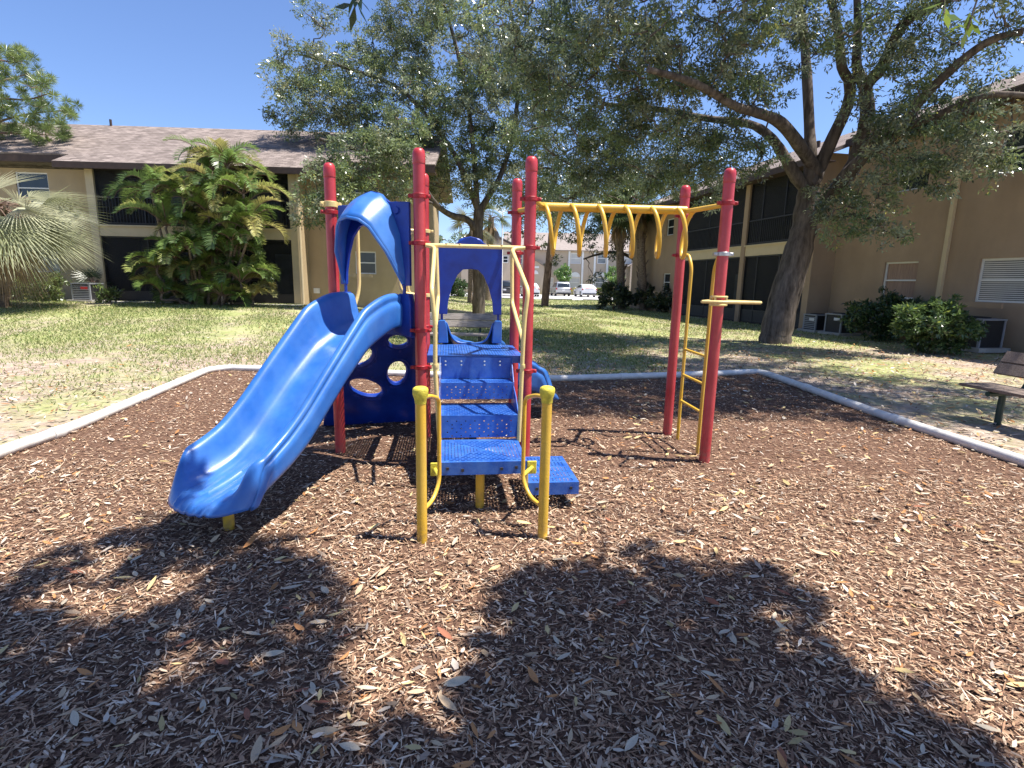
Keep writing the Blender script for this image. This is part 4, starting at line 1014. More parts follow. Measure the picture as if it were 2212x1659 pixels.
# low entry gables with arch
for xg in (1158, 1378):
    q = fx(xg); zt = fz(xg, 563, 1.5); b = MB()
    b.add([FB.p(q - 1.4, -.3, 1.3), FB.p(q + 1.0, -.3, 1.3), FB.p(q + 1.0, zt - .7, 1.3), FB.p(q - .2, zt, 1.3), FB.p(q - 1.4, zt - .7, 1.3)], [(0, 1, 2, 3, 4)])
    b.add([FB.p(q + 1.0, -.3, 1.3), FB.p(q + 1.0, -.3, .0), FB.p(q + 1.0, zt - .7, .0), FB.p(q + 1.0, zt - .7, 1.3)], [(0, 1, 2, 3)])
    po_ = b.build('entry_porch', M_far, fb)
    b = MB(); b.prism([(q - .2 + .45 * math.cos(a), fz(xg, 592, 1.3) + .5 * math.sin(a)) for a in np.linspace(0, math.pi, 11)], lambda a, z, d: FB.p(a, z, d), 1.303, 1.36); FB.box(b, q - .7, q + .3, fz(xg, 579, 1.3), fz(xg, 575, 1.3), 1.303, 1.36); b.build('arch_trim', M_farw, po_)
    b = MB(); slab(b, [FB.p(q - .2, zt + .12, 1.6), FB.p(q - .2, zt + .12, .1), FB.p(q + 1.4, zt - .75, .1), FB.p(q + 1.4, zt - .75, 1.6)], .1); slab(b, [FB.p(q - .2, zt + .12, .1), FB.p(q - .2, zt + .12, 1.6), FB.p(q - 1.8, zt - .75, 1.6), FB.p(q - 1.8, zt - .75, .1)], .1); b.build('roof', M_farroof, po_)

# ================================================================== AIR CONDITIONERS
def ac_unit(c, rz, w_, dp, h, label, m=M_ac, g=M_acd, slat=True, lab=True):
    R = Matrix.Rotation(rz, 3, 'Z'); c = Vector(c)
    t = thing('air_conditioner', c, label, 'air conditioner', 'outdoor air conditioning units')
    def bx(b, x0, x1, y0, y1, z0, z1): b.hexa([c + R @ Vector(p) for p in ((x0, y0, z0), (x1, y0, z0), (x1, y1, z0), (x0, y1, z0), (x0, y0, z1), (x1, y0, z1), (x1, y1, z1), (x0, y1, z1))]); return b
    bx(MB(), -w_ / 2 - .12, w_ / 2 + .12, -dp / 2 - .12, dp / 2 + .12, -.03, .08).build('concrete_pad', M_conc, t)
    bd_ = bx(MB(), -w_ / 2 + .02, w_ / 2 - .02, -dp / 2 + .02, dp / 2 - .02, .08, h - .04).build('coil_body', g, t)
    b = MB(); bx(b, -w_ / 2 - .01, w_ / 2 + .01, -dp / 2 - .01, dp / 2 + .01, h - .04, h); bx(b, -w_ / 2, -w_ / 2 + .05, -dp / 2, -dp / 2 + .05, .08, h - .04); bx(b, w_ / 2 - .05, w_ / 2, -dp / 2, -dp / 2 + .05, .08, h - .04); bx(b, w_ / 2 - .05, w_ / 2, dp / 2 - .05, dp / 2, .08, h - .04); bx(b, -w_ / 2, -w_ / 2 + .05, dp / 2 - .05, dp / 2, .08, h - .04)
    b.build('casing', m, t)
    if slat:
        b = MB(); z = .12
        while z < h - .08:
            bx(b, -w_ / 2 + .051, w_ / 2 - .051, -dp / 2 - .002, -dp / 2 + .015, z, z + .03); bx(b, -w_ / 2 - .002, -w_ / 2 + .015, -dp / 2 + .051, dp / 2 - .051, z, z + .03); z += .062
        b.build('louvres', m, t)
    b = MB(); b.tube([c + R @ Vector((.28 * math.cos(a) * w_ / .8, .28 * math.sin(a) * w_ / .8, h + .012)) for a in np.linspace(0, 2 * math.pi, 17)[:-1]], .012, 6, closed=True)
    for a in np.linspace(0, math.pi, 5)[:-1]: b.tube([c + R @ Vector((.28 * math.cos(a) * w_ / .8, .28 * math.sin(a) * w_ / .8, h + .014)), c + R @ Vector((-.28 * math.cos(a) * w_ / .8, -.28 * math.sin(a) * w_ / .8, h + .014))], .006, 4)
    b.build('fan_guard', g, t)
    if lab: bx(MB(), w_ / 2 - .32, w_ / 2 - .08, -dp / 2 - .012, -dp / 2 - .004, h - .22, h - .13).build('sticker', lab if lab is not True else M_label, t)
    return t
pL = aty(182, 643, 19.7); ac_unit((pL[0], 19.9, gz(pL[0], 19.9)), 0, .68, .66, .68, 'grey louvred air conditioner by the left building porch column', lab=M_redl)
rzr = math.atan2(Dd[1], Dd[0]) - math.pi      # local -y faces the lawn
rzr = math.atan2(Dn[1], Dn[0]) + math.pi / 2
for (px_, py_, w_, h_, lb_, kw) in ((1762, 712, .62, .62, 'small grey air conditioner nearest the big leaning oak trunk', {}), (1813, 716, .72, .70, 'dark air conditioner between the small unit and the hedge', {'slat': False})):
    p = atp(px_, py_, R1.O + Dn * (recess + .75), Dn); ac_unit((p[0], p[1], 0), rzr, w_, .6, h_, lb_, **kw)
p = atp(2075, 752, R1.O + Dn * (recess + .7), Dn); ac_unit((p[0], p[1], .05), rzr, 1.45, .75, .80, 'large dark air conditioner with grey casing right of the hedge', slat=False)
p = atp(2170, 720, R1.O + Dn * (recess + .1), Dn)
# ================================================================== VEGETATION
def rdir(n):
    v = rng.normal(size=(n, 3)); return v / np.linalg.norm(v, axis=1)[:, None]
def leaf_quads(C, D, Lf, Wf, tint):
    """kite shaped leaves: centre of base C, direction D"""
    n = len(C); r = rdir(n); Sd = np.cross(D, r); Sd /= np.linalg.norm(Sd, axis=1)[:, None] + 1e-9
    L = Lf[:, None]; Wd = Wf[:, None] / 2
    nrm = np.cross(D, Sd)
    V = np.stack([C, C + D * L * .5 - Sd * Wd + nrm * L * .03, C + D * L, C + D * L * .5 + Sd * Wd + nrm * L * .03], 1).reshape(-1, 3)
    return V, np.arange(4 * n).reshape(n, 4), np.repeat(tint, 4, 0)
def cluster_leaves(cents, rad, per, L, Wd, cols, droop=.25, flat=.75):
    C = np.asarray(cents); n = len(C); idx = np.repeat(np.arange(n), per)
    u_ = rdir(len(idx)); rr = rng.uniform(0, 1, len(idx)) ** .45
    rads = (np.asarray(rad) if hasattr(rad, '__len__') else np.full(n, rad))[idx]
    # a few sub-sprays in each cluster give an uneven outline
    k = 7; sub = rdir(n * k).reshape(n, k, 3) * rng.uniform(.3, 1.15, (n, k, 1)); pick = rng.integers(0, k, len(idx))
    off = sub[idx, pick] * rads[:, None] + u_ * (rads * rr * .42)[:, None]
    off[:, 2] *= flat
    P = C[idx] + off
    D = off / (np.linalg.norm(off, axis=1)[:, None] + 1e-6) * .6 + rdir(len(idx)) * .8; D[:, 2] -= droop; D /= np.linalg.norm(D, axis=1)[:, None]
    base = np.array(cols)[rng.integers(0, len(cols), n)]
    t = base[idx] * rng.uniform(.65, 1.35, (len(idx), 1)) * np.array([1, 1, 1])
    ye = rng.uniform(0, 1, len(idx)) < .05; t[ye] = t[ye] * np.array([2.0, 1.6, 1.0])
    return leaf_quads(P, D, rng.uniform(.7, 1.25, len(idx)) * L, rng.uniform(.75, 1.2, len(idx)) * Wd, t)
def fill(ells, dens, shell=.35):
    """cluster centres in ellipsoids; ells: (centre, (rx,ry,rz), count factor)"""
    out = []
    for c, r_, k in ells:
        n = max(1, int(dens * k)); u_ = rdir(n); q = rng.uniform(shell, 1, n) ** .6
        out.append(np.asarray(c) + u_ * q[:, None] * np.asarray(r_))
    return np.concatenate(out)
def pxell(px, py, Yd, rx, ry, rd, k=1.):
    c = aty(px, py, Yd); m = Yd / F_PX * 1.03
    return (c, (rx * m, rd, ry * m), k * rx * ry * m * m * 5.2)
def wiggle(p, q, n=6, amp=.08, sag=0.):
    p, q = np.array(p, float), np.array(q, float); L = np.linalg.norm(q - p); o = []
    for i in range(n + 1):
        t = i / n; x = p + (q - p) * t
        if 0 < i < n: x = x + rng.normal(size=3) * amp * L / n
        x[2] -= sag * L * 4 * t * (1 - t); o.append(x)
    return o
def limb(b, pts, r0, r1, seg=10):
    P = [Vector(p) for p in pts]
    # subdivide by Catmull-Rom and roughen
    out = []; n = len(P)
    for i in range(n - 1):
        a, p, q, c = P[max(0, i - 1)], P[i], P[i + 1], P[min(n - 1, i + 2)]
        for k in range(4):
            t = k / 4; out.append(.5 * ((2 * p) + (q - a) * t + (2 * a - 5 * p + 4 * q - c) * t * t + (3 * p - a - 3 * q + c) * t ** 3))
    out.append(P[-1]); m = len(out)
    rs = [(r0 + (r1 - r0) * (i / (m - 1)) ** .9) * random.uniform(.94, 1.07) for i in range(m)]
    b.tube(out, rs, seg); return out
def attach_twigs(b, skel, cents, r=.022, seg=4, frac=1.):
    """thin boughs from the nearest limb point to every cluster"""
    SK = np.array([list(p) for p in skel]); order = rng.permutation(len(cents)); nodes = [SK]
    allp = SK.copy()
    dist0 = np.array([np.min(np.linalg.norm(SK - c, axis=1)) for c in cents]); order = np.argsort(dist0)
    for i in order:
        if rng.uniform() > frac: continue
        c = cents[i]; d = np.linalg.norm(allp - c, axis=1); 
        j = int(np.argmin(d + .25 * np.maximum(0, allp[:, 2] - c[2])))
        L = d[j]
        if L < .05: continue
        w_ = wiggle(allp[j], c, 4, .22, .03)
        r0 = min(.07, r * (.5 + .7 * L)); b.tube(w_, [r0, r0 * .85, r0 * .65, r0 * .45, r0 * .25], seg, cap=False)
        allp = np.concatenate([allp, np.array(w_[2:])])
def tree(name, base, label, cat, limbs, ells, dens, crad, per, L, Wd, cols, bark, group=None, droop=.25, twig=.022, extra=None, seg=10, frac=1., crown_name='crown', cents_extra=None):
    t = thing(name, base, label, cat, group); b = MB(); sk = []
    for pts, r0, r1 in limbs: sk += limb(b, pts, r0, r1, seg)
    cents = fill(ells, dens) if len(ells) else np.zeros((0, 3))
    if cents_extra is not None: cents = np.concatenate([cents, cents_extra])
    cents = cents[cents[:, 2] > .15]
    attach_twigs(b, [p for p in sk if p.z > base[2] + .3] or sk, cents, twig, frac=frac)
    b.build('trunk', bark, t, smooth=True, angle=80)
    V, Fc, T = cluster_leaves(cents, rng.uniform(.7, 1.25, len(cents)) * crad, per, L, Wd, cols, droop)
    V[:, 2] = np.maximum(V[:, 2], gz(V[:, 0], V[:, 1]) + .01)
    np_mesh(crown_name, V, Fc, M_leaf, t, T); return t

OAK = [(.135, .185, .080), (.105, .150, .062), (.180, .23, .10), (.165, .19, .115), (.080, .110, .055), (.22, .255, .16)]
# ---- the big leaning oak at the right
B0 = atz(1672, 740); k = lambda x, y, Yd: aty(x, y, Yd)
Yt = 15.0
limbs = [
 ([k(1672, 752, Yt), k(1676, 722, Yt), k(1692, 650, Yt), k(1711, 587, Yt), k(1730, 520, Yt), k(1738, 487, Yt), k(1741, 450, Yt), k(1748, 405, Yt)], .44, .26),
 ([k(1747, 400, Yt), k(1764, 375, Yt), k(1734, 325, 14.7), k(1688, 267, 14.2), k(1641, 245, 13.7), k(1590, 230, 13), k(1500, 180, 12.2), k(1400, 150, 11.6)], .20, .06),
 ([k(1744, 410, Yt), k(1721, 383, Yt), k(1691, 333, 15), k(1661, 293, 15.2), k(1615, 267, 15.5), k(1520, 255, 16), k(1420, 235, 16.5), k(1300, 225, 17)], .18, .05),
 ([k(1748, 400, Yt), k(1751, 350, Yt), k(1748, 267, 15.3), k(1741, 133, 15.6), k(1731, 33, 15.8), k(1700, -60, 16)], .18, .08),
 ([k(1754, 395, Yt), k(1771, 360, Yt), k(1801, 293, 14.8), k(1831, 227, 14.6), k(1835, 180, 14.5), k(1818, 143, 14.4), k(1811, 67, 14.3), k(1780, -60, 14)], .19, .08),
 ([k(1738, 490, Yt), k(1765, 445, 14.9), k(1802, 415, 14.8), k(1840, 365, 14.7), k(1856, 320, 14.6), k(1874, 247, 14.4), k(1871, 187, 14.3), k(1904, 147, 14), k(1954, 50, 13.5), k(2041, 0, 13), k(2120, -60, 12.5)], .24, .09),
 ([k(1871, 190, 14.3), k(1851, 143, 14.4), k(1853, 60, 14.4), k(1850, -60, 14.3)], .14, .07),
 ([k(1790, 430, 14.8), k(1830, 375, 14.3), k(1875, 333, 13.8), k(1941, 283, 13.2), k(1991, 213, 12.8), k(2075, 133, 12.3), k(2141, 87, 12), k(2212, 67, 11.7)], .17, .06),
 ([k(1941, 283, 13.2), k(2020, 250, 12.6), k(2091, 220, 12.2), k(2150, 204, 12), k(2240, 208, 11.8)], .09, .05),
 ([k(1745, 480, 15), k(1790, 470, 14.4), k(1850, 465, 13.6), k(1900, 480, 13.2)], .07, .03),
]
E1 = [pxell(1110, 60, 14.5, 150, 95, 1.4, .75), pxell(1290, 60, 13.2, 170, 110, 1.6), pxell(1300, 190, 14.5, 190, 110, 1.5), pxell(1490, 70, 12.6, 170, 110, 1.6), pxell(1500, 220, 13.6, 150, 90, 1.4),
      pxell(1420, 320, 15, 170, 75, 1.4), pxell(1580, 330, 14.6, 90, 60, 1.), pxell(1240, 320, 16.5, 150, 80, 1.4), pxell(1640, 90, 13.5, 120, 100, 1.5), pxell(1700, 180, 14.5, 60, 40, .8, .4),
      pxell(1790, 60, 13.8, 120, 70, 1.5, .6), pxell(1930, 60, 13.2, 110, 75, 1.4, .8), pxell(2070, 60, 12.5, 120, 75, 1.2, .8), pxell(1930, 190, 13.2, 100, 70, 1.1, .95), pxell(2030, 210, 12.8, 90, 60, 1., .9),
      pxell(1990, 300, 12.6, 130, 62, 1.1, 1.1), pxell(2090, 340, 12.2, 70, 75, .8, 1.0), pxell(1935, 365, 12.9, 80, 45, .7), pxell(1850, 455, 13.4, 75, 40, .6, 1.1), pxell(1880, 500, 13.2, 95, 26, .5, 1.1), pxell(1560, 420, 15.5, 60, 20, .6, .5),
      pxell(1810, 420, 14.3, 50, 30, .5, .8), pxell(1180, 400, 17, 120, 60, 1.4, .8), pxell(1350, 410, 16.5, 120, 45, 1.2, .8), pxell(1480, 400, 15.5, 100, 35, 1.0, .7), pxell(2140, 270, 12.3, 60, 40, .8, .8),
      # above and in front of the frame: the part of the crown that shades the bed and lawn
      ((6.3, 9.0, 8.6), (2.4, 2.2, 1.2), 45), ((4.2, 10.5, 9.2), (2.2, 1.8, 1.0), 28), ((8.5, 12, 11.5), (3.5, 3.5, 1.5), 55), ((4.5, 14, 11.5), (3, 3, 1.5), 50), ((9.0, 7.6, 8.4), (2, 2, 1), 25), ((5.0, 7.0, 8.4), (2.3, 1.6, .9), 36), ((7.6, 6.6, 8.2), (1.6, 1.4, .8), 18)]
tree('oak_tree', B0, 'big leaning live oak with spreading limbs before the right building', 'tree', limbs, E1, 5.2, .36, 150, .105, .034, OAK, M_bark, 'oak trees', twig=.026)

# ---- the oak in the middle distance
B1 = atz(1034, 680); Yc = 25.2
limbs = [
 ([k(1034, 690, Yc), k(1034, 640, Yc), k(1035, 560, Yc), k(1032, 500, Yc), k(1035, 455, Yc)], .31, .22),
 ([k(1033, 505, Yc), k(1010, 475, 25), k(975, 465, 24.6), k(940, 440, 23.4), k(900, 385, 22), k(840, 345, 20.8), k(760, 320, 19.8), k(690, 300, 19.2)], .17, .05),
 ([k(1035, 460, Yc), k(1015, 410, 25), k(985, 340, 24.8), k(930, 260, 24.5), k(860, 190, 24.2), k(760, 150, 24), k(660, 120, 24)], .15, .05),
 ([k(1036, 455, Yc), k(1058, 420, 25.4), k(1085, 370, 25.6), k(1110, 280, 25.8), k(1120, 150, 26), k(1100, 0, 26)], .16, .06),
 ([k(1030, 440, Yc), k(1025, 350, 25), k(1010, 220, 25), k(980, 80, 25), k(940, -50, 25)], .14, .05),
 ([k(940, 440, 23.4), k(860, 420, 20.8), k(780, 405, 19.4), k(710, 420, 18.8)], .07, .03),
]
E2 = [pxell(640, 150, 23.8, 62, 60, 1.3), pxell(690, 235, 23.5, 95, 60, 1.6), pxell(620, 225, 23.5, 45, 50, .9, .9), pxell(760, 185, 24, 95, 85, 1.7), pxell(690, 30, 24, 38, 45, .8, .6), pxell(840, 110, 24.3, 70, 60, 1.5, .8), pxell(880, 30, 24.5, 80, 70, 1.6),
      pxell(860, 230, 24, 130, 90, 1.9), pxell(780, 335, 19.3, 100, 45, .9, 1.3), pxell(715, 395, 18.8, 62, 50, .8, 1.5), pxell(680, 452, 18.6, 46, 32, .6, 1.7), pxell(830, 390, 19.6, 70, 50, .9, 1.1), pxell(850, 300, 20, 70, 60, 1., 1.), pxell(985, 120, 24.8, 130, 110, 2.), pxell(980, 300, 24.8, 110, 90, 1.8),
      pxell(1090, 230, 25.6, 120, 120, 2.), pxell(1110, 370, 25.5, 110, 65, 1.6), pxell(960, 400, 24.5, 70, 40, 1.1, .8), pxell(1190, 430, 27, 90, 55, 1.6), pxell(1180, 140, 26, 90, 110, 1.8), pxell(1000, -60, 25, 220, 60, 2.4, .7), pxell(740, 470, 18.8, 40, 30, .5, .8)]
tree('oak_tree', B1, 'straight live oak standing behind the steps with its crown over the left roof', 'tree', limbs, E2, 3.3, .46, 150, .130, .045, [(c[0] * 1.15, c[1] * 1.12, c[2] * 1.1) for c in OAK], M_bark, 'oak trees', twig=.03)

# ---- trees beyond
DK = [(.035, .055, .022), (.05, .075, .03), (.07, .09, .04)]
B2 = atz(1176, 662)
tree('tree', B2, 'slim leaning tree trunk under dark foliage left of the parked cars', 'tree', [([k(1176, 668, 35.9), k(1182, 600, 35.9), k(1190, 530, 35.9), k(1198, 460, 36), k(1210, 400, 36)], .26, .2), ([k(1198, 460, 36), k(1240, 420, 36), k(1290, 410, 36)], .12, .06), ([k(1198, 460, 36), k(1150, 430, 36), k(1120, 420, 36)], .1, .05)],
     [pxell(1240, 420, 36, 110, 60, 2), pxell(1320, 390, 37, 110, 60, 2), pxell(1130, 440, 36, 60, 40, 1.5), pxell(1235, 520, 36, 50, 35, 1.2), pxell(1300, 480, 37, 70, 35, 1.2), pxell(1220, 565, 36, 30, 18, .8), pxell(1140, 520, 38, 34, 40, 1, .7), pxell(1400, 330, 37, 120, 60, 2)], .55, .75, 150, .24, .08, DK, M_bark2, 'trees beyond the lawn', seg=8)
B3 = atz(1412, 655)
tree('tree', B3, 'dark multi trunked tree between the palms and the right building', 'tree', [([k(1412, 660, 38), k(1408, 600, 38), k(1395, 540, 38), k(1370, 470, 38)], .5, .2), ([k(1414, 655, 38), k(1415, 590, 38), k(1425, 520, 38), k(1435, 440, 38)], .5, .2), ([k(1416, 650, 38), k(1430, 580, 38), k(1455, 500, 38), k(1480, 430, 38)], .45, .15), ([k(1408, 600, 38), k(1370, 560, 38), k(1330, 545, 38), k(1290, 550, 38), k(1260, 560, 38)], .16, .05)],
     [pxell(1430, 430, 38, 100, 60, 2.5), pxell(1490, 380, 38, 80, 60, 2), pxell(1370, 400, 38, 90, 60, 2), pxell(1450, 500, 39, 50, 40, 1.5, .8), pxell(1290, 535, 38, 50, 22, 1.2), pxell(1280, 585, 38, 16, 30, .8, .6), pxell(1330, 500, 39, 60, 40, 1.5, .8)], .5, .75, 150, .24, .08, DK, M_bark, 'trees beyond the lawn', seg=8)
def bushy(base, label, rx, rz_, n, L=.16, cols=DK, per=150, ry=None, name='shrub', cat='shrub', group='shrubs along the buildings', crad=.3, cz=None, stems=4, dz=.0, rzb=None):
    base = np.array(base, float); ry = ry or rx; c = base + ZZ * (cz if cz else rz_ * .95)
    lm_ = [([base + np.array([random.uniform(-.1, .1), random.uniform(-.1, .1), -.05]), base + np.array([random.uniform(-.4, .4) * rx, random.uniform(-.3, .3) * ry, c[2] - base[2]])], .03, .015) for _ in range(stems)]
    lm_ = [([p[0], (p[0] + p[1]) / 2 + rng.normal(size=3) * .04, p[1]], a, b_) for p, a, b_ in lm_]
    return tree(name, base, label, cat, lm_, [(c, (rx, ry, rz_), n)], 1., crad, per, L, L * .42, cols, M_bark2, group, droop=.0, twig=.012, seg=6, crown_name='foliage')
HG = [(.045, .085, .028), (.06, .105, .035), (.035, .065, .022)]
LT = [(.12, .17, .05), (.16, .21, .07), (.09, .13, .04)]
p = atp(1905, 744, R1.O + Dn * (recess + 1.0), Dn); bushy((p[0], p[1], 0), 'dark rounded hedge shrub under the lower right window', 1.2, .64, 46, .11, HG, 260, .65, crad=.30, cz=.66)
p = atp(2015, 764, R1.O + Dn * (recess + 2.5), Dn); bushy((p[0], p[1], 0), 'glossy sunlit hedge shrub in front of the large air conditioner', .88, .52, 36, .12, [(.08, .13, .045), (.10, .16, .05), (.06, .10, .035)], 260, .6, crad=.27, cz=.72)
p = aty(105, 650, 19.6); bushy((p[0], 19.6, gz(p[0], 19.6)), 'sprawling shrub under the fan palm by the left building wall', 1.0, .48, 22, .11, LT, 170, .6)
p = aty(232, 652, 19.3); bushy((p[0], 19.3, gz(p[0], 19.3)), 'small light green shrub at the foot of the porch column', .36, .34, 8, .12, LT, 70, .3, crad=.16)
p = aty(35, 652, 19.9); bushy((p[0], 19.9, gz(p[0], 19.9)), 'yellowish shrub at the far left wall', .6, .5, 10, .11, [(.18, .19, .05), (.12, .15, .05)], 150, .4)
p = atz(985, 645); bushy((p[0], 50, 0), 'round dark green bush beyond the lawn seen through the arch', 1.15, .95, 26, .2, HG, 160, crad=.4)
for (px_, w_, Yb, lab) in ((1325, .9, 33, 'dark shrub leaning at the foot of the near cabbage palm'), (1395, 1.2, 33.5, 'dense dark shrub between the palms and the building'), (1445, 1.0, 31, 'dark shrub against the corner of the right building')):
    p = aty(px_, 660, Yb); bushy((p[0], Yb, 0), lab, w_, .75, 22, .2, DK, 160, 1.0, crad=.4)
for px_, lab in ((1216, 'bright green ball shaped tree behind the silver car'), (1327, 'bright green small tree beside the palm trunk')):
    p = aty(px_, 590, 73.6); bushy((p[0], 73.6, 0), lab, .95, 1.25, 20, .28, [(.10, .19, .05), (.14, .24, .07)], 130, name='small_tree', cat='tree', group='trees beyond the lawn', crad=.45, cz=2.6, stems=3)
for px_, lab in ((1140, 'yellow flowering low bush left of the parked cars'), (1241, 'low yellow bush between the two parked cars'), (1297, 'low green bush right of the white car')):
    p = aty(px_, 615, 73.5); bushy((p[0], 73.5, 0), lab, 1.3, .5, 10, .25, [(.35, .33, .06), (.2, .24, .06)], 110, .5, crad=.35)
# distant tree line closing the view between the blocks
def far_tree(c, r_, h, lab):
    return tree('tree', c, lab, 'tree', [([np.array(c) - ZZ * .1, np.array(c) + ZZ * h * .5, np.array(c) + ZZ * h * .8], .35, .15)], [(np.array(c) + ZZ * h * .62, (r_, r_, h * .42), 30)], 1., 1.5, 130, .5, .2, [(.13, .18, .09), (.10, .15, .075), (.16, .21, .11)], M_bark, 'trees beyond the lawn', seg=6)
far_tree((-14, 100, 0), 7, 10.5, 'pale hazy tree beyond the left building end'); far_tree((-4, 105, 0), 6, 8.5, 'hazy low tree behind the far building gable'); far_tree((-24, 96, 0), 7, 11, 'hazy tall tree hidden behind the left building')
p = aty(200, 600, 20.1)

# ---- palms
def fan_leaf(V, Fl, T, o, d, up, L, n, spread, wd, col, droop=.3):
    d = d / np.linalg.norm(d); s_ = np.cross(d, up); s_ /= np.linalg.norm(s_); nn = np.cross(s_, d)
    for i in range(n):
        a = (i / (n - 1) - .5) * spread; q = d * math.cos(a) + s_ * math.sin(a); l = L * (1 - .25 * abs(a) / (spread / 2)) * random.uniform(.88, 1.08)
        w_ = np.cross(q, nn) * wd; m = o + q * l * .5 - ZZ * droop * l * .08; e = o + q * l - ZZ * droop * l * .42
        b0 = len(V); V += [o - w_ * .15, o + w_ * .15, m + w_ * .5, m - w_ * .5, e]; Fl += [(b0, b0 + 1, b0 + 2, b0 + 3), (b0 + 3, b0 + 2, b0 + 4, b0 + 4)]
        c = np.array(col) * random.uniform(.75, 1.25); T += [c] * 5
def tri_fix(Fl):                       # quads with a doubled corner -> tiny quads are invalid, so use triangles
    o = []
    for f in Fl:
        if f[2] == f[3]: o.append(f[:3])
        else: o.append((f[0], f[1], f[2])); o.append((f[0], f[2], f[3]))
    return np.array(o)
def fan_palm(base, top, label, r0=.22, nl=26, L=.95, pet=.9, cols=((.07, .10, .035), (.10, .13, .05)), dead=6, boots=True, group='palm trees', n=18, wd=.05, elo=-.6, ehi=1.2, azr=(0, 6.283), droop=.35, spread=3.6):
    base = np.array(base, float); top = np.array(top, float); t = thing('fan_palm', base, label, 'palm tree', group)
    b = MB(); limb(b, [base - ZZ * .1, base + (top - base) * .3, base + (top - base) * .7, top], r0, r0 * .8, 12); b.build('trunk', M_palmbk, t, smooth=True)
    if boots:
        b = MB(); H = top[2] - base[2]
        for i in range(int(H * 26)):
            z = random.random(); 
            if .22 < z < .6 and random.random() < .75: continue
            a = random.uniform(0, 6.28); c = base + (top - base) * z; o = np.array([math.cos(a), math.sin(a), 0]); q = c + o * r0 * .8
            b.tube([q, q + o * .10 + ZZ * .16, q + o * .17 + ZZ * .30], [.05, .04, .015], 4)
        b.build('leaf_bases', M_palmbk, t)
    V, Fl, T = [], [], []; pb = MB()
    for i in range(nl + dead):
        a = random.uniform(*azr); isd = i >= nl; e = random.uniform(elo, ehi) if not isd else random.uniform(-1.4, -1.0)
        d = np.array([math.cos(a) * math.cos(e), math.sin(a) * math.cos(e), math.sin(e)]); pl_ = pet * random.uniform(.8, 1.2) * (.6 if isd else 1)
        o = top + d * pl_ - ZZ * .12 * pl_; pb.tube([top, top + d * pl_ * .5 + ZZ * .03, o], [.022, .016, .012], 4, cap=False)
        c = (.28, .20, .12) if isd else random.choice(cols)
        fan_leaf(V, Fl, T, o, d + ZZ * (-.25), ZZ + rng.normal(size=3) * .35, L * random.uniform(.85, 1.1), n, spread if not isd else 1.2, wd, c, droop if not isd else .8)
    pb.build('leaf_stalks', M_bark2, t)
    np_mesh('crown', np.array(V), tri_fix(Fl), M_palm, t, np.array(T)); return t
fan_palm(atz(1343, 668), aty(1337, 462, 34.1), 'cabbage palm with a shaggy trunk right of the parked cars', .27, 30, 1.15, 1.0, dead=9, n=20, wd=.07)
fan_palm(aty(1392, 650, 33.3) * np.array([1, 1, 0]), aty(1380, 440, 33.3), 'second cabbage palm close behind the shaggy one', .27, 30, 1.2, 1.0, dead=12, n=20, wd=.07)
fan_palm(aty(1392, 650, 40) * np.array([1, 1, 0]), aty(1400, 520, 40), 'short cabbage palm half hidden behind the other two palms', .25, 16, 1.1, .9, dead=2, n=16, wd=.07)
fan_palm(atz(1015, 657), aty(1019, 490, 37.2), 'palm with a smooth reddish trunk just left of the middle oak', .18, 16, 1.1, .9, dead=8, boots=False, n=16, wd=.08, cols=((.16, .15, .06), (.12, .12, .05)))
fan_palm(atz(1053, 650), aty(1061, 470, 44.4), 'dark palm trunk just right of the middle oak', .30, 18, 1.3, 1., dead=6, boots=False, n=16, wd=.08)
# silvery fan palm at the left edge
p0 = aty(8, 652, 16.8); p0[2] = gz(p0[0], p0[1]); ptop = aty(-12, 445, 16.2)
SV = ((.34, .35, .22), (.44, .44, .30), (.24, .26, .14))
fan_palm(aty(-5, 655, 16.8) * np.array([1, 1, 0]) + ZZ * p0[2], ptop, 'silvery fan palm with long stiff leaf blades at the left edge',   .26, 54, 2.15, .8, cols=SV, dead=4, n=34, wd=.036, elo=-.75, ehi=.9, azr=(-3.1, 3.1), droop=.30, spread=2.3, boots=True)
fan_palm(aty(202, 640, 20.3) * np.array([1, 1, 0]) + ZZ * gz(-14.8, 20.3), aty(202, 612, 20.3), 'low dark spiky palmetto behind the left air conditioner', .08, 12, .55, .3, cols=((.03, .05, .03), (.05, .075, .04)), dead=0, n=14, wd=.035, boots=False, elo=.1, ehi=1.4)

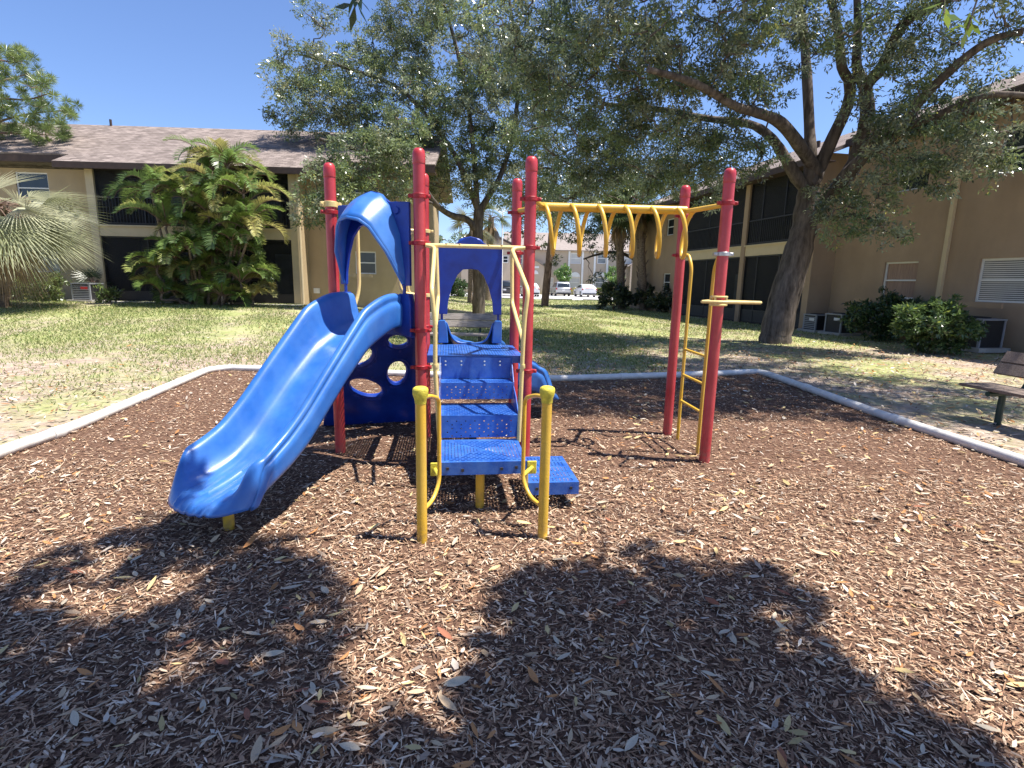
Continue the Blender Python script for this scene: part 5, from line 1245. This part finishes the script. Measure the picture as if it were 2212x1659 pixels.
def frond(V, Fl, T, o, az_, e, L, lw, col, curl=1.6, n=34, pb=None):
    pts = []; p = np.array(o, float); ang = e
    for i in range(15):
        pts.append(p.copy()); ang = e - curl * (i / 14) ** 1.5; p = p + np.array([math.cos(az_) * math.cos(ang), math.sin(az_) * math.cos(ang), math.sin(ang)]) * L / 14
    pts = np.array(pts); side = np.array([-math.sin(az_), math.cos(az_), 0]); tw = random.uniform(-.5, .5)
    if pb is not None: pb.tube(pts[::2], list(np.linspace(.020, .006, len(pts[::2]))), 4, cap=False)
    for i in range(n):
        t = .12 + .88 * i / (n - 1); f_ = t * 14; j = min(13, int(f_)); c = pts[j] + (pts[j + 1] - pts[j]) * (f_ - j) if j < 14 else pts[-1]; tg = pts[min(14, j + 1)] - pts[j]; tg /= np.linalg.norm(tg) + 1e-9
        nn = np.cross(tg, side)
        for s_ in (-1, 1):
            l = lw * (math.sin(math.pi * min(1, .14 + t * .80)) ** .7) * random.uniform(.85, 1.1)
            d = side * s_ * .78 + tg * .62 - nn * (.38 + .2 * random.random()) * -1; d = d * np.array([1, 1, 1]); d[2] += .10; d /= np.linalg.norm(d)
            wv = np.cross(d, nn); wv /= np.linalg.norm(wv) + 1e-9; wv = wv * .030
            m = c + d * l * .5; e_ = c + d * l - ZZ * l * random.uniform(.10, .38)
            b0 = len(V); V += [c - wv * .3, c + wv * .3, m + wv * .6, m - wv * .6, e_]; Fl += [(b0, b0 + 1, b0 + 2, b0 + 3), (b0 + 3, b0 + 2, b0 + 4, b0 + 4)]
            cc = np.array(col) * random.uniform(.75, 1.25); T += [cc] * 5
def areca():
    Yp = 19.2; base = aty(440, 655, Yp); base[2] = gz(base[0], Yp)
    t = thing('areca_palm', base, 'tall clump of arching yellow green palm fronds in front of the left porches', 'palm clump', 'palm trees')
    heads = [(490, 340, 10, 1.7), (455, 350, 9, 1.7), (330, 400, 9, 1.7), (395, 405, 9, 1.7), (470, 400, 9, 1.7), (430, 480, 9, 1.6), (520, 450, 8, 1.6), (380, 540, 8, 1.4), (500, 500, 8, 1.5), (460, 560, 8, 1.4), (340, 560, 7, 1.3), (540, 570, 7, 1.3), (415, 640, 6, 1.0), (525, 400, 7, 1.9), (450, 440, 8, 1.8), (360, 470, 7, 1.7), (535, 480, 7, 1.7), (410, 520, 7, 1.6), (490, 530, 8, 1.6), (380, 585, 7, 1.3), (450, 600, 9, 1.3), (520, 590, 8, 1.3), (350, 615, 6, 1.1), (545, 625, 6, 1.0), (430, 560, 7, 1.3), (480, 620, 7, 1.1)]
    V, Fl, T = [], [], []; pb = MB(); sb = MB()
    cl_ = [(.30, .33, .10), (.18, .26, .06), (.36, .34, .12), (.12, .19, .05), (.08, .13, .04), (.15, .23, .06)]
    for (hx, hy, nf, L) in heads:
        y = Yp + random.uniform(-.9, .5); top = aty(hx + 0, hy + 20, y); bx_ = base + np.array([(top[0] - base[0]) * .35 + random.uniform(-.2, .2), random.uniform(-.4, .4), -.05])
        mid = (bx_ + top) / 2 + np.array([(top[0] - base[0]) * .05, 0, 0]); limb(sb, [bx_, mid, top - ZZ * .2, top], .05, .035, 7)
        a0 = random.uniform(0, 6.28)
        for i in range(nf + 3):
            az_ = a0 + i * 6.283 / (nf + 3) + random.uniform(-.3, .3); frond(V, Fl, T, top, az_, random.uniform(.35, 1.3), L * random.uniform(.7, 1.05), .46, random.choice(cl_), random.uniform(1.5, 2.5), 36, pb)
    sb.build('stems', M_palmbk, t, smooth=True); pb.build('leaf_stalks', M_bark2, t)
    V = np.array(V); V[:, 2] = np.maximum(V[:, 2], gz(V[:, 0], V[:, 1]) + .02)
    np_mesh('crown', V, tri_fix(Fl), M_palm, t, np.array(T))
areca()

# ---- pine reaching in at the top left
def pine():
    Yp = 22.; b0 = aty(-230, 640, Yp); b0[2] = gz(b0[0], Yp)
    t = thing('pine_tree', b0, 'pine tree at the left edge with tufts of long needles above the roof', 'tree', None); b = MB(); sk = []
    sk += limb(b, [b0 - ZZ * .1, aty(-225, 450, Yp), aty(-215, 200, Yp), aty(-205, 0, Yp)], .3, .15, 10)
    for pts in ([(-215, 330), (-100, 300), (0, 262), (70, 245), (150, 238)], [(-212, 200), (-90, 190), (0, 175), (60, 160)], [(-214, 270), (-100, 240), (-10, 215), (60, 215), (110, 200)], [(-220, 360), (-110, 330), (-20, 290), (60, 290), (130, 292)], [(-210, 120), (-120, 130), (-40, 125), (30, 135)]):
        sk += limb(b, [aty(x, y, Yp + random.uniform(-1, 1) * (i > 1)) for i, (x, y) in enumerate(pts)], .07, .02, 6)
    reg = [(-60, 95), (25, 100), (60, 112), (105, 150), (130, 190), (168, 225), (160, 262), (140, 305), (85, 312), (60, 290), (20, 300), (-60, 300)]
    cents = []
    while len(cents) < 150:
        x, y = random.uniform(-60, 170), random.uniform(95, 312)
        if inside(np.array([x]), np.array([y]), reg)[0]: cents.append(aty(x, y, Yp + random.uniform(-1.3, 1.3)))
    for _ in range(60): cents.append(aty(random.uniform(-350, -70), random.uniform(0, 300), Yp + random.uniform(-2, 2)))
    cents = np.array(cents); attach_twigs(b, sk, cents, .014); b.build('trunk', M_bark2, t, smooth=True)
    per = 130; idx = np.repeat(np.arange(len(cents)), per); D = rdir(len(idx)); D[:, 2] += .25; D /= np.linalg.norm(D, axis=1)[:, None]
    cc = np.array([(.17, .23, .07), (.22, .28, .09), (.11, .16, .05)])[rng.integers(0, 3, len(cents))][idx] * rng.uniform(.7, 1.3, (len(idx), 1))
    V, Fc, T = leaf_quads(cents[idx] + D * .02, D, rng.uniform(.20, .32, len(idx)), np.full(len(idx), .016), cc)
    np_mesh('crown', V, Fc, M_leaf, t, T)
pine()

# ---- the tree standing behind the viewer: its crown is overhead and shades the near mulch
def overhead():
    base = np.array([-2.6, -4.2, 0.]); t = thing('shade_tree', base, 'broadleaved tree overhead with a few large leaves hanging into the top of the view', 'tree', None)
    b = MB(); sk = []
    sk += limb(b, [base - ZZ * .2, base + np.array([.1, .2, 2.2]), base + np.array([.4, .6, 4.2])], .34, .24, 12); f = base + np.array([.4, .6, 4.2])
    for q in ((.3, 1.2, 6.4), (3.3, .8, 6.6), (4.6, -.6, 6.8), (-1.2, .6, 6.6), (-4, -2, 7), (1, -5, 7)):
        sk += limb(b, [f, (f + np.array(q)) / 2 + ZZ * .5, np.array(q)], .14, .05, 8)
    regs = [[(-400, 1330), (0, 1262), (110, 1215), (200, 1170), (330, 1130), (470, 1150), (620, 1180), (650, 1235), (760, 1285), (800, 1330), (700, 1360), (680, 1450), (740, 1540), (700, 1700), (-900, 1750)],
            [(1085, 1400), (1120, 1330), (1130, 1260), (1240, 1235), (1330, 1225), (1400, 1205), (1480, 1225), (1520, 1280), (1600, 1245), (1700, 1250), (1740, 1290), (1640, 1350), (1700, 1400), (1830, 1440), (1830, 1500), (1950, 1560), (2080, 1650), (2120, 1720), (820, 1730), (830, 1510), (940, 1500), (1040, 1520), (1060, 1450)]]
    gaps = [(410, 1425, 95, 40), (350, 1560, 60, 30), (1240, 1300, 75, 22), (1450, 1292, 60, 18), (1560, 1360, 90, 24), (1480, 1450, 50, 18), (930, 1590, 130, 34), (1650, 1480, 80, 26), (20, 1640, 110, 50), (600, 1630, 90, 34), (1120, 1440, 60, 24), (1700, 1600, 60, 26), (560, 1300, 60, 20), (150, 1330, 70, 22), (-200, 1450, 90, 40), (1330, 1620, 60, 26), (720, 1420, 50, 26), (1900, 1640, 50, 20)]
    cents = []
    bb = [(-900, 1130, 820, 1740), (820, 1200, 2120, 1730)]
    for r_, (xa, ya, xb_, yb_), n in zip(regs, bb, (130, 135)):
        c = 0
        while c < n:
            x, y = random.uniform(xa, xb_), random.uniform(ya, yb_)
            if random.random() > (1400 / (y)) ** 0 * 1: continue
            if not inside(np.array([x]), np.array([y]), r_)[0] or any(((x - g_[0]) / g_[2]) ** 2 + ((y - g_[1]) / g_[3]) ** 2 < 1 for g_ in gaps): continue
            g0 = atz(x, y); h = random.uniform(5.0, 6.6); cents.append(g0 + SUNV * h); c += 1
    for _ in range(230):
        a = random.uniform(0, 6.28); r_ = 5.2 * math.sqrt(random.random()); q = np.array([-1.5 + r_ * math.cos(a), -3.6 + .8 * r_ * math.sin(a), random.uniform(5.5, 9)]); cents.append(q)
    cents = np.array(cents); cents = cents[cents[:, 2] > 4.9]
    attach_twigs(b, sk, cents, .016)
    cols = [(.07, .12, .03), (.10, .15, .04), (.05, .09, .025)]
    V, Fc, T = cluster_leaves(cents, rng.uniform(.10, .24, len(cents)), 170, .095, .040, cols, .2)
    # two sprays that hang into the frame
    def spray(px_, py_, dist, n, L, cl, dx):
        nonlocal V, Fc, T
        r_ = ray(px_, py_); c = CAM + r_ * dist; up = CAM + ray(px_ + dx, -330) * dist * 1.15 + ZZ * .6; b.tube(wiggle(up, c, 5, .1), [.012, .010, .008, .006, .005, .004], 5)
        top_ = sk[int(np.argmin([np.linalg.norm(np.array(list(q)) - up) for q in sk]))]; b.tube(wiggle(list(top_), up, 5, .1), [.014, .013, .011, .009, .007, .006], 5)
        C = []; D = []
        for i in range(n):
            d = np.array([random.uniform(-1, 1), random.uniform(-.7, .7), random.uniform(-1.2, .15)]); d /= np.linalg.norm(d); C.append(c + ZZ * .10 * (i / n) + d * .012); D.append(d)
        v, f, tt = leaf_quads(np.array(C), np.array(D), np.full(n, L) * rng.uniform(.8, 1.1, n), np.full(n, L * .36), np.array(cl) * rng.uniform(.7, 1.3, (n, 1)))
        Fc = np.concatenate([Fc, f + len(V)]); V = np.concatenate([V, v]); T = np.concatenate([T, tt])
    spray(768, 8, 2.9, 11, .105, (.035, .07, .03), -30); spray(2090, 62, 3.9, 9, .10, (.16, .24, .04), 20); spray(2040, 30, 4.1, 5, .10, (.15, .22, .04), 20)
    b.build('trunk', M_bark, t, smooth=True); np_mesh('crown', V, Fc, M_leaf, t, T)
overhead()

# ================================================================== PARKED CARS, LAMP POST
def car(c, rz, label, m, L=4.6, Wc=1.85, H=1.7, kind='suv'):
    t = thing('parked_car', c, label, 'car', 'cars parked across the lot'); R = Matrix.Rotation(rz, 3, 'Z'); c = Vector(c)
    f = lambda x_, y_, z_: c + R @ Vector((x_, y_, z_))        # y from rear (0) forward, x right
    if kind == 'suv': body = [(0, .45), (.02, .95), (.12, 1.02), (3.3, 1.02), (4.5, .92), (4.62, .55), (4.55, .28), (.08, .28)]; roof = [(.10, 1.02), (.32, 1.58), (.55, H), (2.3, H - .02), (3.35, 1.02)]; tp = .20
    else: body = [(0, .50), (.0, .98), (.10, 1.04), (3.1, .98), (4.3, .82), (4.45, .5), (4.35, .22), (.12, .22)]; roof = [(.06, 1.04), (.35, 1.22), (1.2, H - .04), (1.9, H), (2.4, H - .07), (3.4, .97)]; tp = .24
    b = MB(); n = len(body)
    for s0, s1, k_ in ((-Wc / 2, Wc / 2, 1),): b.prism(body, lambda a, z, d: f(d * (1 - .04 * (z > .9)), a, z), s0, s1)
    b.build('body', m, t, bevel=.07, smooth=True)
    b = MB(); zr0 = 1.02; b.prism(roof, lambda a, z, d: f(d * (1 - tp * max(0, (z - zr0)) / (H - zr0)), a, z), -Wc / 2 + .05, Wc / 2 - .05); cb = b.build('cabin', m, t, bevel=.05, smooth=True)
    def wq(pts, name, mm): MB().add([f(*p) for p in pts], [tuple(range(len(pts)))]).build(name, mm, t, solid=.02)
    # rear window, side windows
    def ins(z): return (Wc / 2 - .05) * (1 - tp * (z - zr0) / (H - zr0)) if z > zr0 else Wc / 2 - .05
    if kind == 'suv':
        wq([(-ins(1.1) + .12, .115, 1.10), (ins(1.1) - .12, .115, 1.10), (ins(1.55) - .10, .275, 1.52), (-ins(1.55) + .10, .275, 1.52)], 'rear_window', M_glass); pr_ = [(.45, 1.08), (.62, 1.56), (1.25, 1.58), (1.25, 1.08)], [(1.35, 1.08), (1.35, 1.58), (2.15, 1.57), (2.15, 1.08)], [(2.25, 1.08), (2.25, 1.56), (2.4, 1.53), (3.0, 1.08)]
    else:
        wq([(-ins(1.1) + .15, .17, 1.15), (ins(1.1) - .15, .17, 1.15), (ins(H - .1) - .06, 1.0, H - .12), (-ins(H - .1) + .06, 1.0, H - .12)], 'rear_window', M_glass); pr_ = [(1.0, 1.06), (1.3, H - .14), (1.75, H - .10), (1.75, 1.06)], [(1.85, 1.06), (1.85, H - .10), (2.35, H - .15), (3.0, 1.05)]
    for s_ in (-1, 1):
        for q in pr_: wq([(s_ * (ins(z) + .012), a, z) for a, z in q], 'side_window', M_glass)
        for y_ in (.85, 3.6):
            wb = MB(); wb.tube([f(s_ * (Wc / 2 - .2), y_, .33), f(s_ * (Wc / 2 + .005), y_, .33)], .33, 18); wh = wb.build('wheel', M_tyre, t, smooth=True)
            MB().tube([f(s_ * (Wc / 2 - .1), y_, .33), f(s_ * (Wc / 2 + .02), y_, .33)], .2, 12).build('rim', M_steel, wh)
        b = MB(); b.hexa([f(s_ * (Wc / 2 - .16), -.015, .80), f(s_ * (Wc / 2 + .005), -.015, .80), f(s_ * (Wc / 2 + .005), .12, .80), f(s_ * (Wc / 2 - .16), .1, .80), f(s_ * (Wc / 2 - .14), .0, .98), f(s_ * (Wc / 2 + .0), .0, .98), f(s_ * (Wc / 2 + .0), .14, .98), f(s_ * (Wc / 2 - .14), .1, .98)]); b.build('tail_light', M_lamp, t)
        MB().box(f(s_ * (Wc / 2 + .10), 2.95, 1.08), (.16, .1, .12), rz).build('mirror', m, t, bevel=.02)
    if kind != 'suv': wq([(-.5, -.02, 1.0), (.5, -.02, 1.0), (.52, .02, 1.04), (-.52, .02, 1.04)], 'light_bar', M_lamp)
    if kind == 'suv':
        for s_ in (-1, 1): MB().tube([f(s_ * .62, .7, H + .04), f(s_ * .62, 2.2, H + .04)], .025, 6).build('roof_rail', M_steel, t)
    MB().box(f(0, -.01, .36), (Wc - .1, .1, .16), rz).build('bumper', M_carb, t, bevel=.03)
    MB().box(f(0, -.01 if kind == 'suv' else -.02, .72), (.32, .03, .16), rz).build('number_plate', M_label, t)
    return t
def cp_(px, py): q = atz(px, py, .02); return (q[0], q[1], .02)
car(cp_(1217, 640), .10, 'silver sport utility car parked behind the slim leaning trunk', M_silver)
car(cp_(1273, 642), .12, 'white hatchback with a red tail light strip beside the silver car', M_carw, 4.45, 1.78, 1.48, 'hatch')
car(cp_(1148, 641), .06, 'white car half hidden behind the red posts', M_carw, 4.5, 1.8, 1.5, 'hatch')
car(cp_(1090, 640), .04, 'black car parked behind the rear red post', M_carb)
p = aty(1083, 640, 56)
lp = thing('lamp_post', (p[0], 56, 0), 'thin pale lamp post rising before the far gabled building', 'lamp post'); MB().tube([(p[0], 56, 0), (p[0], 56, aty(1083, 455, 56)[2])], [.09, .06], 10).build('pole', M_farw, lp, smooth=True)
MB().tube([(p[0], 56, aty(1083, 457, 56)[2]), (p[0] + .7, 55.6, aty(1083, 455, 56)[2] + .1)], [.05, .05], 8).build('lamp_arm', M_farw, lp); MB().box((p[0] + .9, 55.5, aty(1083, 455, 56)[2] + .1), (.6, .3, .14)).build('lamp_head', M_ac, lp, bevel=.04)
